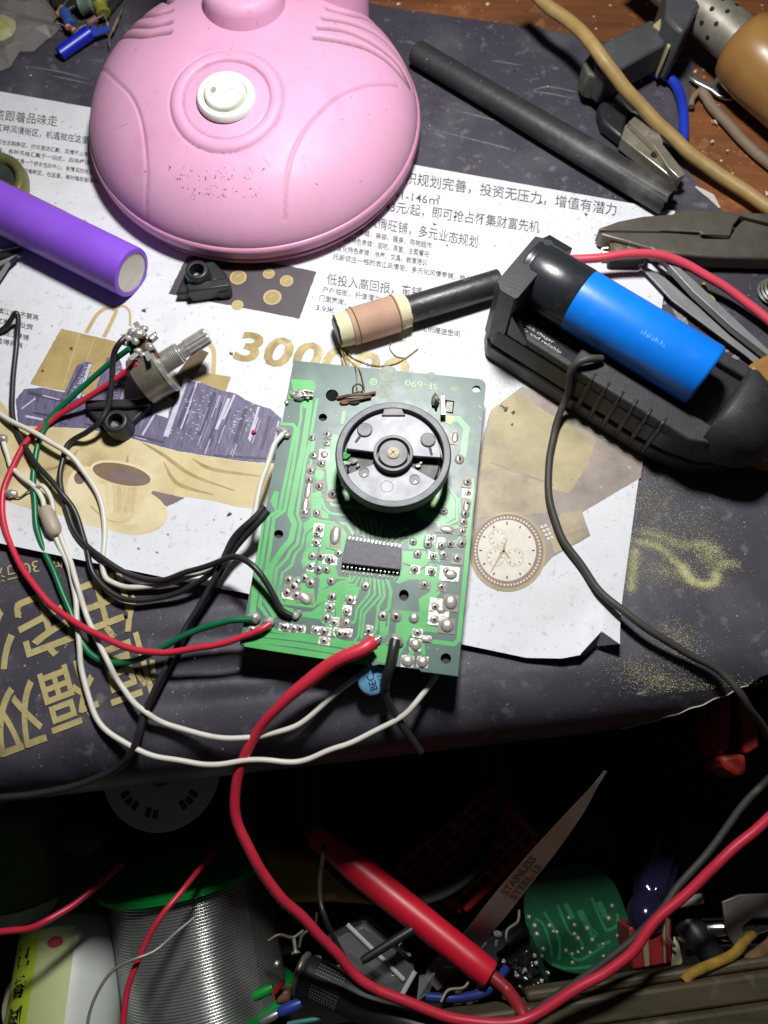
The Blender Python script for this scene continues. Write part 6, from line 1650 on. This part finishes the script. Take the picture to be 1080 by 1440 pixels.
# striped box, paper corner, black rod
sb = thing('striped_box', 'small red and cream striped box under the heavy leads', 'box', P(915, 1330, DF))
s = MB()
a_, b_, c_, d_ = P(884, 1304, -80), P(944, 1292, -80), P(945, 1354, -80), P(890, 1364, -80)
for k in range(5):
    t0, t1 = (0, .30, .46, .80, .88)[k], (.30, .46, .80, .88, 1)[k]
    s.prism([a_.lerp(b_, t0), a_.lerp(b_, t1), d_.lerp(c_, t1), d_.lerp(c_, t0)], -96, m=k % 2)
s.build('carton', [mat('red_carton', (130, 24, 32), .45, var=.1), mat('cream_carton', (128, 114, 86), .5, var=.1)], sb, bevel=.6)
s = MB(); s.prism(PP([(902, 1365), (944, 1366), (948, 1318), (953, 1316), (960, 1352), (953, 1370), (930, 1376), (905, 1375)], -70), off=(0, 0, -1))
tag(s.build('paper_corner', mat('pale_green_paper', (186, 184, 150), .6, var=.12), bevel=.2), 'torn pale paper corner folded round the striped box', 'paper')
s = MB(); s.lathe(P(962, 1292, -66), P(1000, 1342, -62) - P(962, 1292, -66), [(0, 0), (0, 4.4), (1, 5), (14.5, 4.2), (15.5, 3.4), (15.5, 0)], 30)
tag(s.build('black_plug', M_blk, smooth=50), 'stubby black plug right of the striped box', 'plug')
s = MB(); s.lathe(P(948, 1272, -56), P(988, 1263, -56) - P(948, 1272, -56), [(0, 0), (0, 1.6), (10, 1.6), (10, 0)], 14)
tag(s.build('grey_stub', mat('grey_stub_plastic', (130, 136, 128), .5), smooth=50), 'short pale grey stub above the black plug', 'stub')
cr = thing('chrome_tube', 'bright chrome tube with side hole at the right edge', 'tube', P(1030, 1310, -74))
s = MB(); s.lathe(P(978, 1310, -70), P(1100, 1306, -70) - P(978, 1310, -70), [(0, 0), (0, 4.6), (.8, 5.4), (36, 5.5), (36, 0)], 40); s.build('body', mat('chrome', (196, 196, 192), .1, metal=1, var=.08), cr, smooth=50)
s = MB(); s.lathe(P(1062, 1300, -64.9), (0, .25, 1), [(0, 1.0), (.3, .9), (.31, 0)], 16); s.build('hole', M_hole, cr)
s = MB(); s.prism(PP([(1016, 1268), (1040, 1258), (1090, 1256), (1090, 1290), (1060, 1290), (1044, 1304), (1050, 1346), (1038, 1340), (1022, 1312)], -60), off=(0, 0, -1.6))
tag(s.build('hook_blade', mat('dull_grey_blade', (108, 102, 94), .45, metal=.5, var=.3, vs=90), bevel=.3), 'dull grey hooked blade over the chrome tube', 'blade')
cable('twisted_string', 'twisted dirty yellow cord near the drawer front', 'cord', [(962, 1380, -56), (974, 1370, -56), (1000, 1356, -56), (1030, 1342, -57), (1046, 1326, -60), (1066, 1306, -70)], 1.7, mat('dirty_yellow_cotton', (150, 118, 40), .8, var=.35, vs=250, bump=.5, bs=700), wob=.5)
cable('frayed_string', 'frayed brown cord at the right edge beside the drawer front', 'cord', [(1040, 1366, -62), (1058, 1350, -60), (1078, 1336, -60), (1100, 1316, -60)], 2.2, mat('brown_frayed_cotton', (110, 84, 52), .9, var=.5, vs=250, bump=.6, bs=500), wob=.9)
s = MB(); s.blob(P(969, 1340, -72), (1.6, 0, 0), (0, 1.2, 0), (0, 0, 1), 8, 5, 0, .2)
tag(s.build('violet_bit', mat('pale_violet_bit', (150, 90, 160), .5)), 'tiny violet bit between striped box and black plug', 'scrap')
# red clamp in the shade at the right
rcx = thing('red_clamp', 'dim red plastic clamp hanging in the shade below the desk edge', 'clamp', P(1035, 1030, -60))
for pts in ([(1006, 985), (1030, 976), (1032, 1000), (1026, 1052), (1018, 1066), (1004, 1050), (1000, 1020)], [(1034, 976), (1054, 985), (1066, 1030), (1068, 1050), (1052, 1060), (1046, 1058), (1044, 1020)]):
    s = MB(); s.prism(PP(pts, -30), -44); s.build('jaw', mat('dull_red_plastic', (140, 36, 20), .5, var=.15) if 'dull_red_plastic' not in MATS else MATS['dull_red_plastic'], rcx, bevel=1.5)
s = MB(); s.prism(PP([(1012, 1062), (1050, 1060), (1052, 1086), (1040, 1094), (1018, 1078)], -28), -44); s.build('body', MATS['dull_red_plastic'], rcx, bevel=1.5)
# dim odds and ends filling the heap
gd_ = 'dim odds and ends deep in the drawer'
for nm, lbl, pts, z, rgb in (('grey_offcut', 'dark grey flat offcut right of the solder spool', [(356, 1300), (412, 1290), (420, 1340), (372, 1350)], -120, (70, 74, 68)),
                            ('brown_offcut', 'dark brown flat offcut behind the round board', [(748, 1160), (860, 1150), (870, 1216), (760, 1220)], -128, (52, 44, 36)),
                            ('black_offcut', 'black flat offcut behind the violet handle', [(960, 1150), (1070, 1190), (1060, 1260), (966, 1240)], -120, (34, 36, 36)),
                            ('wooden_offcut', 'dull wooden offcut under the red clip lead', [(640, 1386), (704, 1372), (724, 1424), (640, 1432)], -70, (88, 78, 58)),
                            ('slate_offcut', 'slate blue flat offcut beside the steel blade', [(664, 1330), (742, 1290), (760, 1312), (690, 1362)], -124, (48, 54, 66))):
    s = MB(); s.prism(PP(pts, z), DF + .5)
    tag(s.build(nm, mat(nm + '_mat', rgb, .55, var=.35, vs=90, bump=.2, bs=300), bevel=1.0), lbl, 'offcut', gd_)

# small screws and wire offcuts strewn over the heap
random.seed(5)
scp = None
M_screw = mat('bright_screw', (180, 178, 170), .3, metal=.6, var=.3, vs=400)
for x, y, z in ((446, 1346, -66), (472, 1362, -66), (560, 1330, -70), (620, 1318, -74), (646, 1356, -72), (668, 1404, -64), (700, 1312, -80), (958, 1322, -68), (986, 1352, -66), (1014, 1362, -64), (1052, 1372, -62), (918, 1376, -66), (690, 1290, -84), (416, 1342, -68)):
    if scp is None:
        t = thing('screw', 'small bright metal screw strewn among the drawer clutter', 'screw', (0, 0, 0), 'small screws strewn in the drawer')
        MB().lathe((0, 0, 0), (1, 0, 0), [(0, 0), (0, 1.5), (.5, 1.6), (1.0, 1.1), (1.1, 0)], 14).build('head', M_screw, t)
        MB().lathe((1.0, 0, 0), (1, 0, 0), [(i * .35, .72 if i % 2 else .5) for i in range(13)] + [(4.6, 0)], 10).build('shank', M_screw, t, smooth=20)
        scp = t
    else:
        t = scp.copy(); COL.objects.link(t)
        for c in list(scp.children):
            d = c.copy(); COL.objects.link(d); d.parent = t
    t.location = P(x, y, z) * .001
    t.rotation_euler = (random.uniform(0, 6), random.uniform(-.5, .5), random.uniform(0, 6))
ofc = None
for x, y, z in ((434, 1310, -72), (588, 1300, -78), (642, 1388, -62), (720, 1300, -84), (940, 1306, -66), (1000, 1376, -60), (1030, 1352, -64), (660, 1340, -78), (400, 1318, -76)):
    if ofc is None:
        ofc = MB().tube(spline([Vector((-6, 0, 0)), Vector((-2, 1.2, .6)), Vector((3, -.6, .2)), Vector((7, 1, .8))]), .55, 8).build('wire_offcut', mat('dull_tinned_offcut', (120, 112, 98), .45, metal=.3, var=.4, vs=300), origin=(0, 0, 0), smooth=60)
        o = tag(ofc, 'short dull wire offcut strewn among the drawer clutter', 'wire offcut', 'wire offcuts strewn in the drawer')
    else:
        o = ofc.copy(); COL.objects.link(o)
    o.location = P(x, y, z) * .001; o.rotation_euler = (0, random.uniform(-.4, .4), random.uniform(0, 6))
# ------------------------------------------------------------------ dust, crumbs, sawdust
random.seed(21)
def grain(s, p, r, m=0):
    pts = [p + Vector((random.uniform(-1, 1), random.uniform(-1, 1), random.uniform(0, .8))) * r for _ in range(4)]
    s.add(pts, [[0, 1, 2], [0, 2, 3], [0, 3, 1], [1, 3, 2]], m)
s = MB()
PATHS = [([(896, 762), (925, 770), (950, 790), (970, 815)], 5, 900), ([(900, 748), (930, 755), (960, 768), (990, 765), (1010, 780)], 7, 900), ([(958, 796), (975, 818), (1000, 822), (1008, 806)], 5, 1300),
         ([(1010, 800), (1020, 790), (1038, 798)], 5, 250), ([(893, 775), (890, 800), (887, 830)], 5, 700), ([(985, 775), (1005, 795)], 10, 300), ([(920, 800), (950, 810)], 12, 300),
         ([(900, 690), (930, 720), (1000, 740)], 26, 700), ([(940, 880), (965, 925)], 16, 420), ([(880, 940), (940, 960)], 18, 420), ([(910, 560), (860, 575)], 1, 1), ([(780, 590), (850, 620), (900, 640)], 18, 380), ([(690, 545), (740, 560)], 18, 260), ([(700, 560), (760, 600), (800, 640)], 20, 160), ([(930, 960), (1060, 968)], 10, 260)]
for pts, sg, n in PATHS:
    q = spline([Vector((a, b, 0)) for a, b in pts], 8)
    for _ in range(int(n * 6.5)):
        c = random.choice(q); SP = random.choice((.7, 1, 1, 1.7))
        x, y = c.x + random.gauss(0, sg * SP), c.y + random.gauss(0, sg * .7 * SP)
        p = P(x, y, 0)
        if (x < 905 and y < 905 and x < 905 - (y - 640) * .13): z = ZF + .12
        else: z = .25
        D_ = p.y - edge_y(p.x) - BS
        if D_ < -12: continue
        if D_ < 0: z = sheet_pt(p.x, -D_).z + .3
        p.z = z
        grain(s, p, random.choice((.05, .07, .09, .12, .16)))
o = s.build('sawdust', mat('yellow_sawdust', (208, 206, 156), .8, var=.25, vs=400), smooth=0, fix=False)
tag(o, 'fine yellow sawdust spilt on the dark sheet', 'sawdust', kind='stuff')
s = MB()
for _ in range(900):
    x, y = random.uniform(0, 1080), random.uniform(30, 1000)
    if random.random() < .45: x, y = random.uniform(560, 1080), random.uniform(40, 470)
    p = P(x, y, 0)
    if p.y < edge_y(p.x) + BS + 1: continue
    r = random.choice((.12, .15, .18, .2, .25, .34)) 
    m = random.choices((0, 1, 2, 3), (.5, .2, .2, .1))[0]
    p.z = 1.05 if (y > 120 + x * .19 and x < 900) else .3
    grain(s, p, r, m)
for x, y, r in ((712, 575, .9), (722, 580, .8), (720, 597, .6), (706, 572, .7), (912, 190, 1.0), (955, 198, .5), (1004, 172, 1.0), (1002, 200, .8), (1022, 212, .6), (1050, 165, .6), (985, 232, .9), (1015, 250, .6), (44, 107, .6), (771, 122, .5), (205, 438, .9), (326, 498, .8), (640, 305, .9), (612, 316, .8), (628, 345, .5), (325, 780, 1.0), (322, 725, .9), (60, 522, .6), (74, 458, .4), (101, 491, .9), (180, 862, 1.0), (162, 888, .7), (212, 828, .6), (570, 475, .4), (762, 286, .8), (824, 302, .7)):
    p = P(x, y, 1.0)
    for _ in range(3): grain(s, p + Vector((random.uniform(-.6, .6), random.uniform(-.4, .4), 0)) * r, r, 1 if y > 250 else 0)
o = s.build('crumbs', [mat('pale_crumb', (206, 200, 188), .8), mat('brown_crumb', (96, 84, 66), .8), mat('ochre_crumb', (170, 150, 96), .8), mat('black_crumb', (40, 38, 36), .7)], smooth=0, fix=False)
tag(o, 'small pale and brown crumbs scattered over desk and sheets', 'crumbs', kind='stuff')
